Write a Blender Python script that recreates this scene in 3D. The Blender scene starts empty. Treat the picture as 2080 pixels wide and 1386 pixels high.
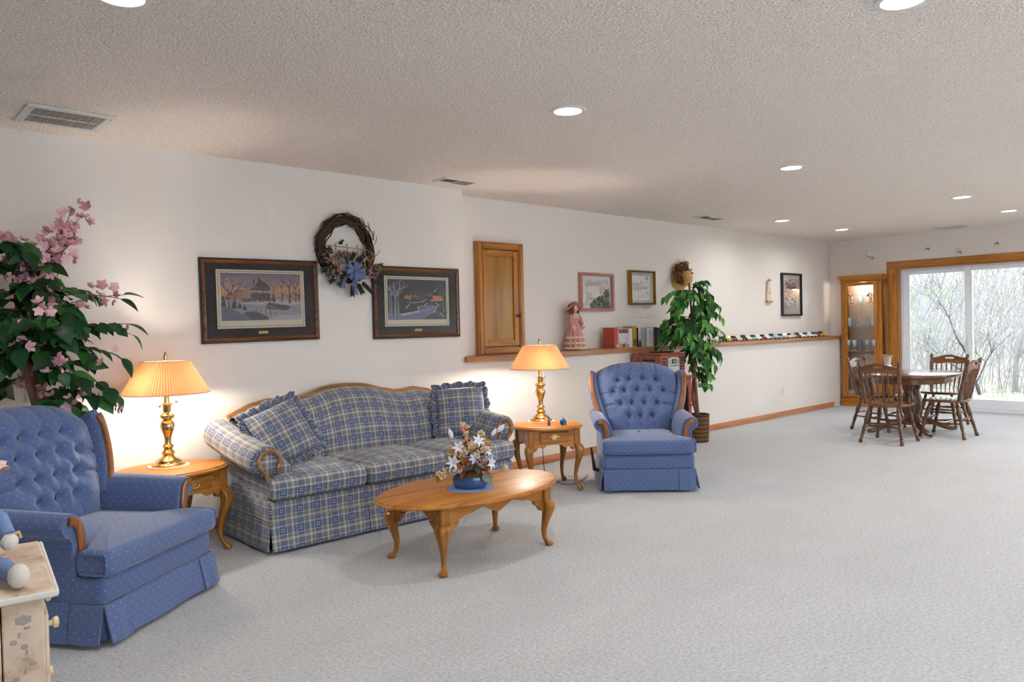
import bpy, math, random
import numpy as np
from mathutils import Vector, Matrix

# ------------------------------------------------------------------ camera, world, lights, exposure
SC = bpy.context.scene
COL = SC.collection
CH = 2.44                      # ceiling height
YW, YU, XW = 4.974, 5.189, 11.33   # long wall, recessed upper wall, patio-door wall
X0, Y0 = -3.6, -3.6            # far ends of the room behind the camera

cam_d = bpy.data.cameras.new('camera')
cam = bpy.data.objects.new('camera', cam_d)
COL.objects.link(cam)
def _cam(yaw, pitch, roll, h):
    f = Vector((math.cos(yaw)*math.cos(pitch), math.sin(yaw)*math.cos(pitch), math.sin(pitch)))
    r = Vector((math.sin(yaw), -math.cos(yaw), 0)); u = r.cross(f)
    r2 = r*math.cos(roll)+u*math.sin(roll); u2 = -r*math.sin(roll)+u*math.cos(roll)
    m = Matrix((( r2.x, u2.x, -f.x, 0), (r2.y, u2.y, -f.y, 0), (r2.z, u2.z, -f.z, h), (0, 0, 0, 1)))
    return m
cam.matrix_world = _cam(math.radians(47.4501), math.radians(-1.0459), math.radians(-1.3570), 1.2727)
cam_d.sensor_width = 36.0; cam_d.lens = 26.600; cam_d.clip_start = 0.05; cam_d.clip_end = 300
SC.camera = cam

W = bpy.data.worlds.new('world'); SC.world = W; W.use_nodes = True
_bg = W.node_tree.nodes['Background']
_bg.inputs[0].default_value = (0.70, 0.84, 1.0, 1); _bg.inputs[1].default_value = 5.2

def light(name, kind, loc, power, color=(1, 1, 1), rot=(0, 0, 0), **kw):
    d = bpy.data.lights.new(name, kind); d.energy = power; d.color = color
    for k, v in kw.items():
        if k == 'portal': d.cycles.is_portal = v
        else: setattr(d, k, v)
    o = bpy.data.objects.new(name, d); COL.objects.link(o); o.location = loc; o.rotation_euler = rot
    return o
light('sun', 'SUN', (20, -10, 20), 2.0, (1, .95, .86), (math.radians(50), 0, math.radians(12)), angle=.01)
# patio door plus unseen windows added for fill (portals guide the sky light in)
light('door_portal', 'AREA', (11.46, 3.29, 1.0), 1.0, rot=(0, math.radians(90), 0), shape='RECTANGLE', size=1.95, size_y=1.85, portal=True)
for k, xx in enumerate((.6, 3.2)):
    light('fill_window_portal_%d' % k, 'AREA', (xx, Y0-.06, 1.25), 1.0, rot=(math.radians(-90), 0, 0), shape='RECTANGLE', size=1.9, size_y=1.7, portal=True)
for k, yy in enumerate((-1.75,)):
    light('far_fill_window_portal_%d' % k, 'AREA', (11.46, yy, 1.25), 1.0, rot=(0, math.radians(90), 0), shape='RECTANGLE', size=1.7, size_y=3.1, portal=True)
CAN_P = 6.5
CAN_COL = (1.0, .985, .965)
LAMP_P = 24.0
vs = SC.view_settings
vs.view_transform = 'Standard'; vs.look = 'None'; vs.exposure = 0.53; vs.gamma = 1.0
vs.use_curve_mapping = False
cy = SC.cycles
cy.max_bounces = 7; cy.diffuse_bounces = 5; cy.glossy_bounces = 3; cy.transmission_bounces = 5; cy.transparent_max_bounces = 10
cy.caustics_reflective = False; cy.caustics_refractive = False; cy.sample_clamp_indirect = 6.0
cy.use_denoising = True
cy.use_adaptive_sampling = True; cy.adaptive_threshold = .14; cy.adaptive_min_samples = 12

# ------------------------------------------------------------------ helpers
R = random.Random(7)
PI = math.pi
def lin(c):
    """sRGB 0-255 triple (or hex) to linear"""
    if isinstance(c, str): c = [int(c[i:i+2], 16) for i in (1, 3, 5)]
    return tuple(((v/255)/12.92 if v/255 <= .04045 else ((v/255+.055)/1.055)**2.4) for v in c)

class NT:
    def __init__(s, name):
        s.m = bpy.data.materials.new(name); s.m.use_nodes = True; s.t = s.m.node_tree
        s.b = s.t.nodes['Principled BSDF']; s.out = s.t.nodes['Material Output']
    def n(s, typ, **kw):
        x = s.t.nodes.new('ShaderNode'+typ)
        for k, v in kw.items(): setattr(x, k, v)
        return x
    def link(s, a, b): s.t.links.new(a, b)
    def inp(s, sock, v):
        if hasattr(v, 'is_output') or isinstance(v, bpy.types.NodeSocket): s.link(v, sock)
        elif isinstance(v, (tuple, list)) and len(v) == 3 and sock.type == 'RGBA': sock.default_value = (*v, 1)
        else: sock.default_value = v
    def math(s, op, a, b=None, c=None, clamp=False):
        x = s.n('Math', operation=op, use_clamp=clamp)
        s.inp(x.inputs[0], a)
        if b is not None: s.inp(x.inputs[1], b)
        if c is not None: s.inp(x.inputs[2], c)
        return x.outputs[0]
    def mix(s, f, a, b, blend='MIX'):
        x = s.n('Mix', data_type='RGBA', blend_type=blend)
        s.inp(x.inputs[0], f); s.inp(x.inputs[6], a); s.inp(x.inputs[7], b)
        return x.outputs[2]
    def ramp(s, f, stops, interp='LINEAR'):
        x = s.n('ValToRGB'); x.color_ramp.interpolation = interp
        e = x.color_ramp.elements
        while len(e) < len(stops): e.new(.5)
        for k, (p, c) in enumerate(stops):
            e[k].position = p; e[k].color = (*c, 1)
        s.link(f, x.inputs[0]); return x.outputs[0]
    def coord(s, which='Object', scale=None, loc=None, rot=None):
        x = s.n('TexCoord').outputs[which]
        if scale is not None or loc is not None or rot is not None:
            mp = s.n('Mapping'); s.link(x, mp.inputs[0])
            if scale is not None: mp.inputs['Scale'].default_value = scale if not isinstance(scale, (int, float)) else (scale,)*3
            if loc is not None: mp.inputs['Location'].default_value = loc
            if rot is not None: mp.inputs['Rotation'].default_value = rot
            x = mp.outputs[0]
        return x
    def noise(s, vec, scale, detail=3, rough=.55, out='Fac', dist=0):
        x = s.n('TexNoise'); s.link(vec, x.inputs['Vector'])
        x.inputs['Scale'].default_value = scale; x.inputs['Detail'].default_value = detail; x.inputs['Roughness'].default_value = rough
        x.inputs['Distortion'].default_value = dist
        return x.outputs[out]
    def bump(s, h, strength=.3, dist=.01):
        x = s.n('Bump'); x.inputs['Strength'].default_value = strength; x.inputs['Distance'].default_value = dist
        s.link(h, x.inputs['Height']); s.link(x.outputs[0], s.b.inputs['Normal'])
    def set(s, **kw):
        names = dict(col='Base Color', rough='Roughness', metal='Metallic', spec='Specular IOR Level', coat='Coat Weight', coatr='Coat Roughness',
                     sheen='Sheen Weight', trans='Transmission Weight', ior='IOR', alpha='Alpha', emit='Emission Color', emits='Emission Strength', sub='Subsurface Weight')
        for k, v in kw.items(): s.inp(s.b.inputs[names[k]], v)
        return s

MATS = {}
def mat(name, col, rough=.5, metal=0., var=.08, scale=8., bump=0., bscale=60., **kw):
    """plain procedural material: base colour with a little noise variation and fine relief"""
    if name in MATS: return MATS[name]
    t = NT(name); c = lin(col) if (isinstance(col, str) or max(col) > 1) else col
    v = t.coord('Object')
    f = t.noise(v, scale, 3)
    t.set(col=t.mix(f, tuple(x*(1-var) for x in c), tuple(min(1, x*(1+var)) for x in c)), rough=rough, metal=metal, **kw)
    if bump: t.bump(t.noise(v, bscale, 2), bump, .004)
    MATS[name] = t.m
    return t.m
def wood(name, dark, mid, light_, axis=0, rough=.32, scale=1.0, coat=.25):
    """straight-grained stained wood, grain along a local axis"""
    if name in MATS: return MATS[name]
    t = NT(name); sc = [26*scale]*3; sc[axis] = 1.6*scale
    v = t.coord('Object', scale=tuple(sc))
    f1 = t.noise(v, 1.0, 4, .6, dist=.6)
    sc2 = [150*scale]*3; sc2[axis] = 4*scale
    f2 = t.noise(t.coord('Object', scale=tuple(sc2)), 1.0, 2)
    f = t.math('ADD', t.math('MULTIPLY', f1, .75), t.math('MULTIPLY', f2, .25))
    c = t.ramp(f, [(.30, lin(dark)), (.48, lin(mid)), (.66, lin(light_))])
    t.set(col=c, rough=rough, coat=coat, coatr=.15, spec=.35); t.bump(f2, .05, .002)
    MATS[name] = t.m
    return t.m

class MB:
    """collects shapes; build() links them as ONE mesh object"""
    def __init__(s): s.v = []; s.f = []; s.uv = {}; s.fl = set(); s.mi = {}
    def add(s, vs_, fs, uvs=None, flat=False, mi=0):
        o = len(s.v); s.v += [tuple(p) for p in vs_]
        for k, f in enumerate(fs):
            i = len(s.f); s.f.append(tuple(o+q for q in f))
            if uvs is not None and uvs[k] is not None: s.uv[i] = uvs[k]
            if flat: s.fl.add(i)
            if mi: s.mi[i] = mi
        return s
    def box(s, x0, x1, y0, y1, z0, z1, c=0., mi=0):
        """box, optionally with chamfered edges of size c"""
        if c <= 0:
            v = [(x, y, z) for z in (z0, z1) for y in (y0, y1) for x in (x0, x1)]
            f = [(0, 2, 3, 1), (4, 5, 7, 6), (0, 1, 5, 4), (2, 6, 7, 3), (0, 4, 6, 2), (1, 3, 7, 5)]
            return s.add(v, f, flat=True, mi=mi)
        c = min(c, (x1-x0)*.49, (y1-y0)*.49, (z1-z0)*.49)
        v = []; idx = {}
        X, Y, Z = (x0, x1), (y0, y1), (z0, z1)
        for ix in (0, 1):
            for iy in (0, 1):
                for iz in (0, 1):
                    p = (X[ix], Y[iy], Z[iz]); sg = (1 if ix == 0 else -1, 1 if iy == 0 else -1, 1 if iz == 0 else -1)
                    for a in range(3):
                        q = list(p)
                        for b in range(3):
                            if b != a: q[b] += sg[b]*c
                        idx[(ix, iy, iz, a)] = len(v); v.append(tuple(q))
        f = []
        for a in range(3):
            b, d = (a+1) % 3, (a+2) % 3
            for sa in (0, 1):
                ring = []
                for (sb, sd) in ((0, 0), (1, 0), (1, 1), (0, 1)):
                    k = [0, 0, 0]; k[a] = sa; k[b] = sb; k[d] = sd; ring.append(idx[(*k, a)])
                f.append(tuple(ring if sa else ring[::-1]))
            for sb in (0, 1):
                for sd in (0, 1):
                    q = []
                    for sa in (0, 1):
                        k = [0, 0, 0]; k[a] = sa; k[b] = sb; k[d] = sd; q.append((idx[(*k, b)], idx[(*k, d)]))
                    r_ = (q[0][0], q[1][0], q[1][1], q[0][1]); f.append(r_ if sb == sd else r_[::-1])
        for ix in (0, 1):
            for iy in (0, 1):
                for iz in (0, 1):
                    t3 = tuple(idx[(ix, iy, iz, a)] for a in range(3))
                    f.append(t3 if (ix+iy+iz) % 2 else t3[::-1])
        return s.add(v, f, mi=mi)
    def rings(s, rs, cap0=True, cap1=True, closed=True, uv=None, mi=0):
        """loft through a list of rings of equal length"""
        n = len(rs[0]); v = [p for r_ in rs for p in r_]; f = []; uvs = [] if uv else None
        m = n if closed else n-1
        if uv:
            per = [0]
            for k in range(n): per.append(per[-1]+(Vector(rs[0][(k+1) % n])-Vector(rs[0][k])).length)
            le = [0]
            for k in range(1, len(rs)): le.append(le[-1]+(Vector(rs[k][0])-Vector(rs[k-1][0])).length)
        for i in range(len(rs)-1):
            for j in range(m):
                j2 = (j+1) % n
                f.append((i*n+j, i*n+j2, (i+1)*n+j2, (i+1)*n+j))
                if uv: uvs.append([(per[j], le[i]), (per[j+1], le[i]), (per[j+1], le[i+1]), (per[j], le[i+1])])
        if cap0 and closed:
            f.append(tuple(range(n-1, -1, -1)))
            if uv: uvs.append(None)
        if cap1 and closed:
            f.append(tuple(range((len(rs)-1)*n, len(rs)*n)))
            if uv: uvs.append(None)
        return s.add(v, f, uvs, mi=mi)
    def grid(s, P, uv=True, flip=False, mi=0):
        """open surface from rows of points; uv in metres along the surface"""
        nr, nc = len(P), len(P[0]); v = [p for r_ in P for p in r_]; f = []; uvs = []
        mid_r, mid_c = P[nr//2], nc//2
        cu = [0]; rv = [0]
        for k in range(1, nc): cu.append(cu[-1]+(Vector(mid_r[k])-Vector(mid_r[k-1])).length)
        for k in range(1, nr): rv.append(rv[-1]+(Vector(P[k][mid_c])-Vector(P[k-1][mid_c])).length)
        for i in range(nr-1):
            for j in range(nc-1):
                q = (i*nc+j, i*nc+j+1, (i+1)*nc+j+1, (i+1)*nc+j); w = [(cu[j], rv[i]), (cu[j+1], rv[i]), (cu[j+1], rv[i+1]), (cu[j], rv[i+1])]
                if flip: q = q[::-1]; w = w[::-1]
                f.append(q); uvs.append(w)
        return s.add(v, f, uvs if uv else None, mi=mi)
    def lathe(s, prof, n=24, c=(0, 0, 0), cap0=True, cap1=True, sx=1, sy=1, mi=0):
        rs = [[(c[0]+r_*sx*math.cos(2*PI*k/n), c[1]+r_*sy*math.sin(2*PI*k/n), c[2]+z) for k in range(n)] for r_, z in prof]
        return s.rings(rs, cap0, cap1, mi=mi)
    def turn(s, A, B, prof, n=10, mi=0):
        """turned member from A to B, prof = [(t, radius)]"""
        A, B = Vector(A), Vector(B); d = (B-A); a = d.normalized()
        x = a.orthogonal().normalized(); y = a.cross(x)
        rs = [[tuple(A+d*t+x*(r_*math.cos(2*PI*k/n))+y*(r_*math.sin(2*PI*k/n))) for k in range(n)] for t, r_ in prof]
        return s.rings(rs, mi=mi)
    def tube(s, path, rad, n=8, mi=0, closed=False):
        path = [Vector(p) for p in path]; m = len(path); rs = []
        nrm = None
        for i, p in enumerate(path):
            if closed: t = path[(i+1) % m]-path[i-1]
            else: t = path[min(i+1, m-1)]-path[max(i-1, 0)]
            if t.length < 1e-9: t = Vector((0, 0, 1))
            t.normalize()
            if nrm is None: nrm = t.orthogonal().normalized()
            nrm = (nrm-t*nrm.dot(t))
            if nrm.length < 1e-6: nrm = t.orthogonal()
            nrm.normalize(); b = t.cross(nrm)
            r_ = rad[i] if isinstance(rad, (list, tuple)) else rad
            rs.append([tuple(p+nrm*(r_*math.cos(2*PI*k/n))+b*(r_*math.sin(2*PI*k/n))) for k in range(n)])
        if closed: rs.append(rs[0])
        return s.rings(rs, not closed, not closed, mi=mi)
    def sweep(s, path, prof, side, closed=False, mi=0, scale=None):
        """sweep a 2-D profile (a, b): a along `side`, b along tangent x side"""
        path = [Vector(p) for p in path]; side = Vector(side).normalized(); m = len(path); rs = []
        for i, p in enumerate(path):
            if closed: t = path[(i+1) % m]-path[i-1]
            else: t = path[min(i+1, m-1)]-path[max(i-1, 0)]
            t = t.normalized(); sd = (side-t*side.dot(t)).normalized(); b = t.cross(sd)
            k = scale[i] if scale else 1
            rs.append([tuple(p+sd*(q[0]*k)+b*(q[1]*k)) for q in prof])
        if closed: rs.append(rs[0])
        return s.rings(rs, not closed, not closed, mi=mi)
    def prism(s, poly, a, b, axis='y', mi=0):
        """extrude a 2-D polygon between a and b along an axis"""
        put = {'y': lambda p, q: (p[0], q, p[1]), 'x': lambda p, q: (q, p[0], p[1]), 'z': lambda p, q: (p[0], p[1], q)}[axis]
        n = len(poly); v = [put(p, a) for p in poly]+[put(p, b) for p in poly]
        f = [tuple(range(n)), tuple(range(2*n-1, n-1, -1))]+[(k, n+k, n+(k+1) % n, (k+1) % n) for k in range(n)]
        return s.add(v, f, mi=mi)
    def ball(s, c, r, n=10, m=7, sc=(1, 1, 1), mi=0):
        rs = []
        for i in range(1, m):
            ph = -PI/2+PI*i/m
            rs.append([(c[0]+r*sc[0]*math.cos(ph)*math.cos(2*PI*k/n), c[1]+r*sc[1]*math.cos(ph)*math.sin(2*PI*k/n), c[2]+r*sc[2]*math.sin(ph)) for k in range(n)])
        return s.rings(rs, mi=mi)
    def pad(s, outline, z0, z1, r=.03, crown=0., seg=4, inner=6, rb=None):
        """upholstered slab over an outline (ccw xy list): rounded edges and a crowned top"""
        n = len(outline); cx = sum(p[0] for p in outline)/n; cy_ = sum(p[1] for p in outline)/n
        nr = []
        for k in range(n):
            a = Vector(outline[k-1]); b = Vector(outline[k]); c = Vector(outline[(k+1) % n])
            e1 = (b-a); e2 = (c-b); e1 = e1.normalized() if e1.length > 1e-9 else e2.normalized(); e2 = e2.normalized() if e2.length > 1e-9 else e1
            m_ = Vector((e1.y+e2.y, -(e1.x+e2.x))); m_ = m_.normalized() if m_.length > 1e-6 else Vector((e1.y, -e1.x)); nr.append(m_)
        rb = r if rb is None else rb; rs = []
        def ring(off, z): return [(outline[k][0]-nr[k].x*off, outline[k][1]-nr[k].y*off, z) for k in range(n)]
        for i in range(seg+1):
            t = PI/2*i/seg; rs.append(ring(rb*(1-math.sin(t)), z0+rb*(1-math.cos(t))))
        for i in range(seg+1):
            t = PI/2*i/seg; rs.append(ring(r*(1-math.cos(t)), z1-r+r*math.sin(t)))
        last = rs[-1]
        for i in range(1, inner):
            k = 1-i/inner
            rs.append([(cx+(p[0]-cx)*k, cy_+(p[1]-cy_)*k, z1+crown*(1-k**2.2)) for p in last])
        return s.rings(rs)
    def xf(s, M):
        s.v = [tuple(M @ Vector(p)) for p in s.v]; return s
    def build(s, name, mat_=None, parent=None, smooth=40, loc=None, rot=None, link=True):
        me = bpy.data.meshes.new(name); me.from_pydata(s.v, [], s.f)
        uvl = me.uv_layers.new(name='uv'); co = s.v; data = uvl.data; li = 0
        flat = np.zeros(2*len(me.loops), dtype=np.float32); k2 = 0
        for i, f in enumerate(s.f):
            if i in s.uv: u = s.uv[i]
            else:
                a, b, c = co[f[0]], co[f[1]], co[f[2]]
                if len(f) > 3:
                    d1 = [co[f[2]][q]-a[q] for q in range(3)]; d2 = [co[f[3]][q]-b[q] for q in range(3)]
                else:
                    d1 = [b[q]-a[q] for q in range(3)]; d2 = [c[q]-a[q] for q in range(3)]
                nx = abs(d1[1]*d2[2]-d1[2]*d2[1]); ny = abs(d1[2]*d2[0]-d1[0]*d2[2]); nz = abs(d1[0]*d2[1]-d1[1]*d2[0])
                if nx >= ny and nx >= nz: u = [(co[q][1], co[q][2]) for q in f]
                elif ny >= nz: u = [(co[q][0], co[q][2]) for q in f]
                else: u = [(co[q][0], co[q][1]) for q in f]
            for w in u: flat[k2] = w[0]; flat[k2+1] = w[1]; k2 += 2
        data.foreach_set('uv', flat)
        if mat_ is not None:
            for m_ in (mat_ if isinstance(mat_, (list, tuple)) else [mat_]): me.materials.append(m_)
        if s.mi:
            for i, q in s.mi.items(): me.polygons[i].material_index = q
        me.validate()
        if smooth:
            me.polygons.foreach_set('use_smooth', [True]*len(me.polygons)); me.update()
            try: me.set_sharp_from_angle(angle=math.radians(smooth))
            except Exception: pass
        o = bpy.data.objects.new(name, me)
        if link: COL.objects.link(o)
        if parent is not None: o.parent = parent
        if loc is not None: o.location = loc
        if rot is not None: o.rotation_euler = rot
        return o

def tag(o, label=None, cat=None, group=None, kind=None):
    if label: o['label'] = label
    if cat: o['category'] = cat
    if group: o['group'] = group
    if kind: o['kind'] = kind
    return o
def thing(name, label, cat, loc=(0, 0, 0), rz=0, group=None):
    o = bpy.data.objects.new(name, None); COL.objects.link(o); o.empty_display_size = .05
    o.location = loc; o.rotation_euler = (0, 0, rz)
    return tag(o, label, cat, group)
def inst(src_mesh, name, parent, loc=(0, 0, 0), rot=(0, 0, 0), sc=(1, 1, 1)):
    o = bpy.data.objects.new(name, src_mesh); COL.objects.link(o); o.parent = parent
    o.location = loc; o.rotation_euler = rot; o.scale = sc if not isinstance(sc, (int, float)) else (sc,)*3
    return o
def copy_tree(o, parent=None):
    c = o.copy(); COL.objects.link(c); c.parent = parent
    for ch in o.children: copy_tree(ch, c)
    return c
def struct(o): o['kind'] = 'structure'; return o
def interp(x, xs, ys): return float(np.interp(x, xs, ys))
def smooth_curve(pts, n=24):
    """Catmull-Rom through points"""
    P = [Vector(p) for p in pts]; P = [P[0]*2-P[1]]+P+[P[-1]*2-P[-2]]; out = []
    m = len(P)-3
    for i in range(m):
        a, b, c, d = P[i:i+4]
        k = max(2, n//m)
        for j in range(k):
            t = j/k
            out.append(.5*((2*b)+(c-a)*t+(2*a-5*b+4*c-d)*t*t+(3*b-a-3*c+d)*t**3))
    out.append(P[-2]); return [tuple(p) for p in out]
def rrect(x0, x1, y0, y1, r, n=5):
    """ccw rounded rectangle outline"""
    o = []
    for (cx, cy_, a0) in ((x1-r, y0+r, -90), (x1-r, y1-r, 0), (x0+r, y1-r, 90), (x0+r, y0+r, 180)):
        for k in range(n+1):
            a = math.radians(a0+90*k/n); o.append((cx+r*math.cos(a), cy_+r*math.sin(a)))
    return o
def densify(poly, d=.03):
    o = []
    for k in range(len(poly)):
        a = Vector(poly[k]); b = Vector(poly[(k+1) % len(poly)]); m = max(1, int((b-a).length/d))
        for j in range(m): o.append(tuple(a+(b-a)*(j/m)))
    return o
def ordinal(n): return ['first', 'second', 'third', 'fourth', 'fifth', 'sixth', 'seventh', 'eighth', 'ninth', 'tenth', 'eleventh', 'twelfth', 'thirteenth', 'fourteenth', 'fifteenth', 'sixteenth', 'seventeenth', 'eighteenth', 'nineteenth', 'twentieth', 'twenty-first', 'twenty-second', 'twenty-third', 'twenty-fourth', 'twenty-fifth', 'twenty-sixth', 'twenty-seventh', 'twenty-eighth', 'twenty-ninth', 'thirtieth'][n]

# ------------------------------------------------------------------ materials
OAK = wood('oak', '#7a4a1c', '#a86c2f', '#c08a48', 0)
OAK_Y = wood('oak_y', '#7a4a1c', '#a86c2f', '#c08a48', 1)
OAK_Z = wood('oak_z', '#7a4a1c', '#a86c2f', '#c08a48', 2)
HONEY = wood('honey_oak', '#7d4a14', '#a8681f', '#c08535', 2)
HONEY_X = wood('honey_oak_x', '#7d4a14', '#a8681f', '#c08535', 0)
HONEY_Y = wood('honey_oak_y', '#7d4a14', '#a8681f', '#c08535', 1)
LEDGE = wood('ledge_oak', '#7c4c24', '#a06a3c', '#b88458', 0, rough=.3)
BASEB = wood('baseboard_oak', '#94592a', '#b9794a', '#cc9468', 0, rough=.4)
TABLE = wood('table_oak', '#7a460f', '#ac6c25', '#c48838', 0, rough=.45, coat=.05)
TABLE_Z = wood('table_oak_z', '#6a3e12', '#985e22', '#b07832', 2, rough=.3, coat=.25)
CHAIRW = wood('chair_trim_wood', '#5e3416', '#8a5226', '#a36a36', 2, rough=.3)
SOFAW = wood('sofa_trim_wood', '#5c3816', '#8c5a26', '#ac7636', 0, rough=.3)
MAPLE = wood('dining_wood', '#3a2010', '#5e3a22', '#7a5236', 2, rough=.22, coat=.5)
MAPLE_X = wood('dining_wood_x', '#472814', '#6c4226', '#86583a', 0, rough=.16, coat=.6)
MAHOG = wood('stereo_wood', '#6a3020', '#8f4a34', '#a86450', 0, rough=.35)
FRAMEW = wood('frame_walnut', '#3a1c0c', '#6a3a1a', '#8a5428', 0, rough=.25, coat=.4)
FRAMEDK = mat('frame_dark_edge', '#22130c', .35, var=.2, scale=30)
WHITE = mat('white_vinyl', '#e4e8ee', .35, var=.02)
PLATE = mat('white_plastic', '#dfe3e4', .4, var=.02)
BRASS = mat('polished_brass', (.78, .56, .24), .16, 1.0, var=.06, scale=20)
GOLD = mat('gold_paint', '#9c7428', .35, .7, var=.15, scale=30)
BLACK = mat('black_plastic', '#101010', .35, var=.1)
DARKGAP = mat('dark_gap_lining', '#14110f', .9, var=.1)
def glass_mat(name, col=(1, 1, 1), rough=0., alpha_mix=.9, tint=None):
    """thin clear glass: mostly see-through with a mirror-like sheen"""
    t = NT(name); tr = t.n('BsdfTransparent'); gl = t.n('BsdfGlossy'); mx = t.n('MixShader'); fr = t.n('Fresnel')
    fr.inputs[0].default_value = 1.45
    wob = t.noise(t.coord('Object'), 3.0, 1); bp = t.n('Bump'); bp.inputs['Strength'].default_value = .01; t.link(wob, bp.inputs['Height']); t.link(bp.outputs[0], gl.inputs['Normal'])
    tr.inputs[0].default_value = (*(tint or (1, 1, 1)), 1); gl.inputs['Color'].default_value = (*col, 1); gl.inputs['Roughness'].default_value = rough
    f = t.math('MULTIPLY', fr.outputs[0], alpha_mix)
    t.link(f, mx.inputs[0]); t.link(tr.outputs[0], mx.inputs[1]); t.link(gl.outputs[0], mx.inputs[2]); t.link(mx.outputs[0], t.out.inputs[0])
    return t.m
PANE = glass_mat('pane_glass')
PICGLASS = glass_mat('picture_glass', alpha_mix=.5)
def crystal_mat():  # clear glass with a white diffuse share imitating sparkle
    t = NT('crystal_glass'); tr = t.n('BsdfTransparent'); tr.inputs[0].default_value = (.95, .97, .99, 1); t.set(rough=.08, spec=1.0)
    t.link(t.mix(t.noise(t.coord('Object'), 60, 2), lin('#c4cdd4'), lin('#eef2f5')), t.b.inputs['Base Color'])
    mx = t.n('MixShader'); mx.inputs[0].default_value = .42; t.link(tr.outputs[0], mx.inputs[1]); t.link(t.b.outputs[0], mx.inputs[2]); t.link(mx.outputs[0], t.out.inputs[0]); return t.m
CRYSTAL = crystal_mat()
# ------------------------------------------------------------------ the room
def wall_mat():
    t = NT('painted_wall'); v = t.coord('Object')
    f = t.noise(v, 1.2, 1); c = lin('#e6dfd8')
    t.set(col=t.mix(f, tuple(x*.985 for x in c), c), rough=.85); 
    return t.m
WALL = wall_mat()
def carpet_mat():
    t = NT('carpet'); v = t.coord('Object')
    fine = t.noise(v, 420, 1, .7); mid = t.noise(v, 70, 1, .6); big = t.noise(v, 2.2, 2, .6)
    st = t.noise(t.coord('Object', scale=(1.0, 3.5, 1), rot=(0, 0, .5)), 1.6, 1, .6)
    f = t.math('ADD', t.math('MULTIPLY', fine, .55), t.math('MULTIPLY', mid, .45))
    c = t.ramp(f, [(.33, lin('#969696')), (.5, lin('#c0c0c1')), (.67, lin('#d9d9da'))])
    sh = t.math('ADD', t.math('MULTIPLY', big, .30), t.math('MULTIPLY', st, .20))
    c2 = t.mix(t.math('SUBTRACT', sh, .17, clamp=True), c, lin('#8c8b8b'), 'MIX')
    t.set(col=c2, rough=.8, sheen=.35, spec=.3); t.bump(f, .7, .01)
    return t.m
def ceiling_mat():
    t = NT('popcorn_ceiling'); v = t.coord('Object')
    vo = t.n('TexVoronoi'); vo.inputs['Scale'].default_value = 75; t.link(v, vo.inputs['Vector'])
    n = t.noise(v, 120, 1, .65)
    h = t.math('ADD', t.math('MULTIPLY', t.math('SUBTRACT', 1, vo.outputs[0]), .6), t.math('MULTIPLY', n, .6))
    c = t.ramp(n, [(.3, lin('#dacfc6')), (.5, lin('#f0e6dd')), (.7, lin('#f7f0e9'))])
    t.set(col=c, rough=.95, spec=.1); t.bump(h, .55, .012)
    return t.m

b = MB(); b.box(X0, XW+.3, Y0-.2, YU+.1, -.12, 0); struct(b.build('floor', carpet_mat(), smooth=0))
b = MB(); b.box(X0, XW+.2, Y0-.2, YU+.15, CH, CH+.12); struct(b.build('ceiling', ceiling_mat(), smooth=0))
XJ = 4.035            # where the full-height wall ends and the ledge starts
b = MB(); b.box(X0, XJ, YW, YU+.15, 0, CH); struct(b.build('wall_left', WALL, smooth=0))
b = MB(); b.box(XJ, XW, YW, YU+.15, 0, .985); struct(b.build('wall_lower', WALL, smooth=0))
b = MB(); b.box(XJ, XW, YU, YU+.15, .985, CH); struct(b.build('wall_upper', WALL, smooth=0))
DY0, DY1, DZ = 2.36, 4.216, 1.985      # patio-door opening
b = MB(); b.box(XW, XW+.18, DY1, YU+.15, 0, CH)
for (p, q) in ((Y0, -3.3), (-.2, DY0)): b.box(XW, XW+.18, p, q, 0, CH)
for (p, q) in ((-3.3, -.2),): b.box(XW, XW+.18, p, q, 0, .40); b.box(XW, XW+.18, p, q, 2.1, CH)  # unseen window opening added to let in more sky light
b.box(XW, XW+.18, DY0, DY1, DZ, CH)
struct(b.build('wall_far', WALL, smooth=0))
b = MB(); b.box(X0-.15, X0, Y0-.2, YU+.15, 0, CH); struct(b.build('wall_back', WALL, smooth=0))
b = MB(); xs = [X0]
for xx in (.6, 3.2): xs += [xx-.95, xx+.95]  # unseen window openings behind the camera, added for fill daylight
xs.append(XW+.18)
for i in range(0, len(xs), 2): b.box(xs[i], xs[i+1], Y0-.15, Y0, 0, CH)
for i in range(1, len(xs)-1, 2): b.box(xs[i], xs[i+1], Y0-.15, Y0, 0, .40); b.box(xs[i], xs[i+1], Y0-.15, Y0, 2.1, CH)
struct(b.build('wall_right', WALL, smooth=0))

# oak ledge cap on the foundation wall
b = MB(); b.box(XJ-.02, XW-.005, YW-.032, YU-.001, .985, 1.032, c=.004)
o = struct(b.build('trim_ledge', LEDGE, smooth=30)); tag(o, 'long oak ledge cap running along the half wall')
# baseboards
def baseboard(name, x0, x1, y0, y1):
    b = MB(); b.box(x0, x1, y0, y1, 0, .072, c=.004); return struct(b.build(name, BASEB, smooth=30))
baseboard('baseboard_left', X0+.01, 10.92, YW-.016, YW-.0005)
baseboard('baseboard_far', XW-.016, XW-.0005, Y0+.02, DY0-.14)
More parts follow.
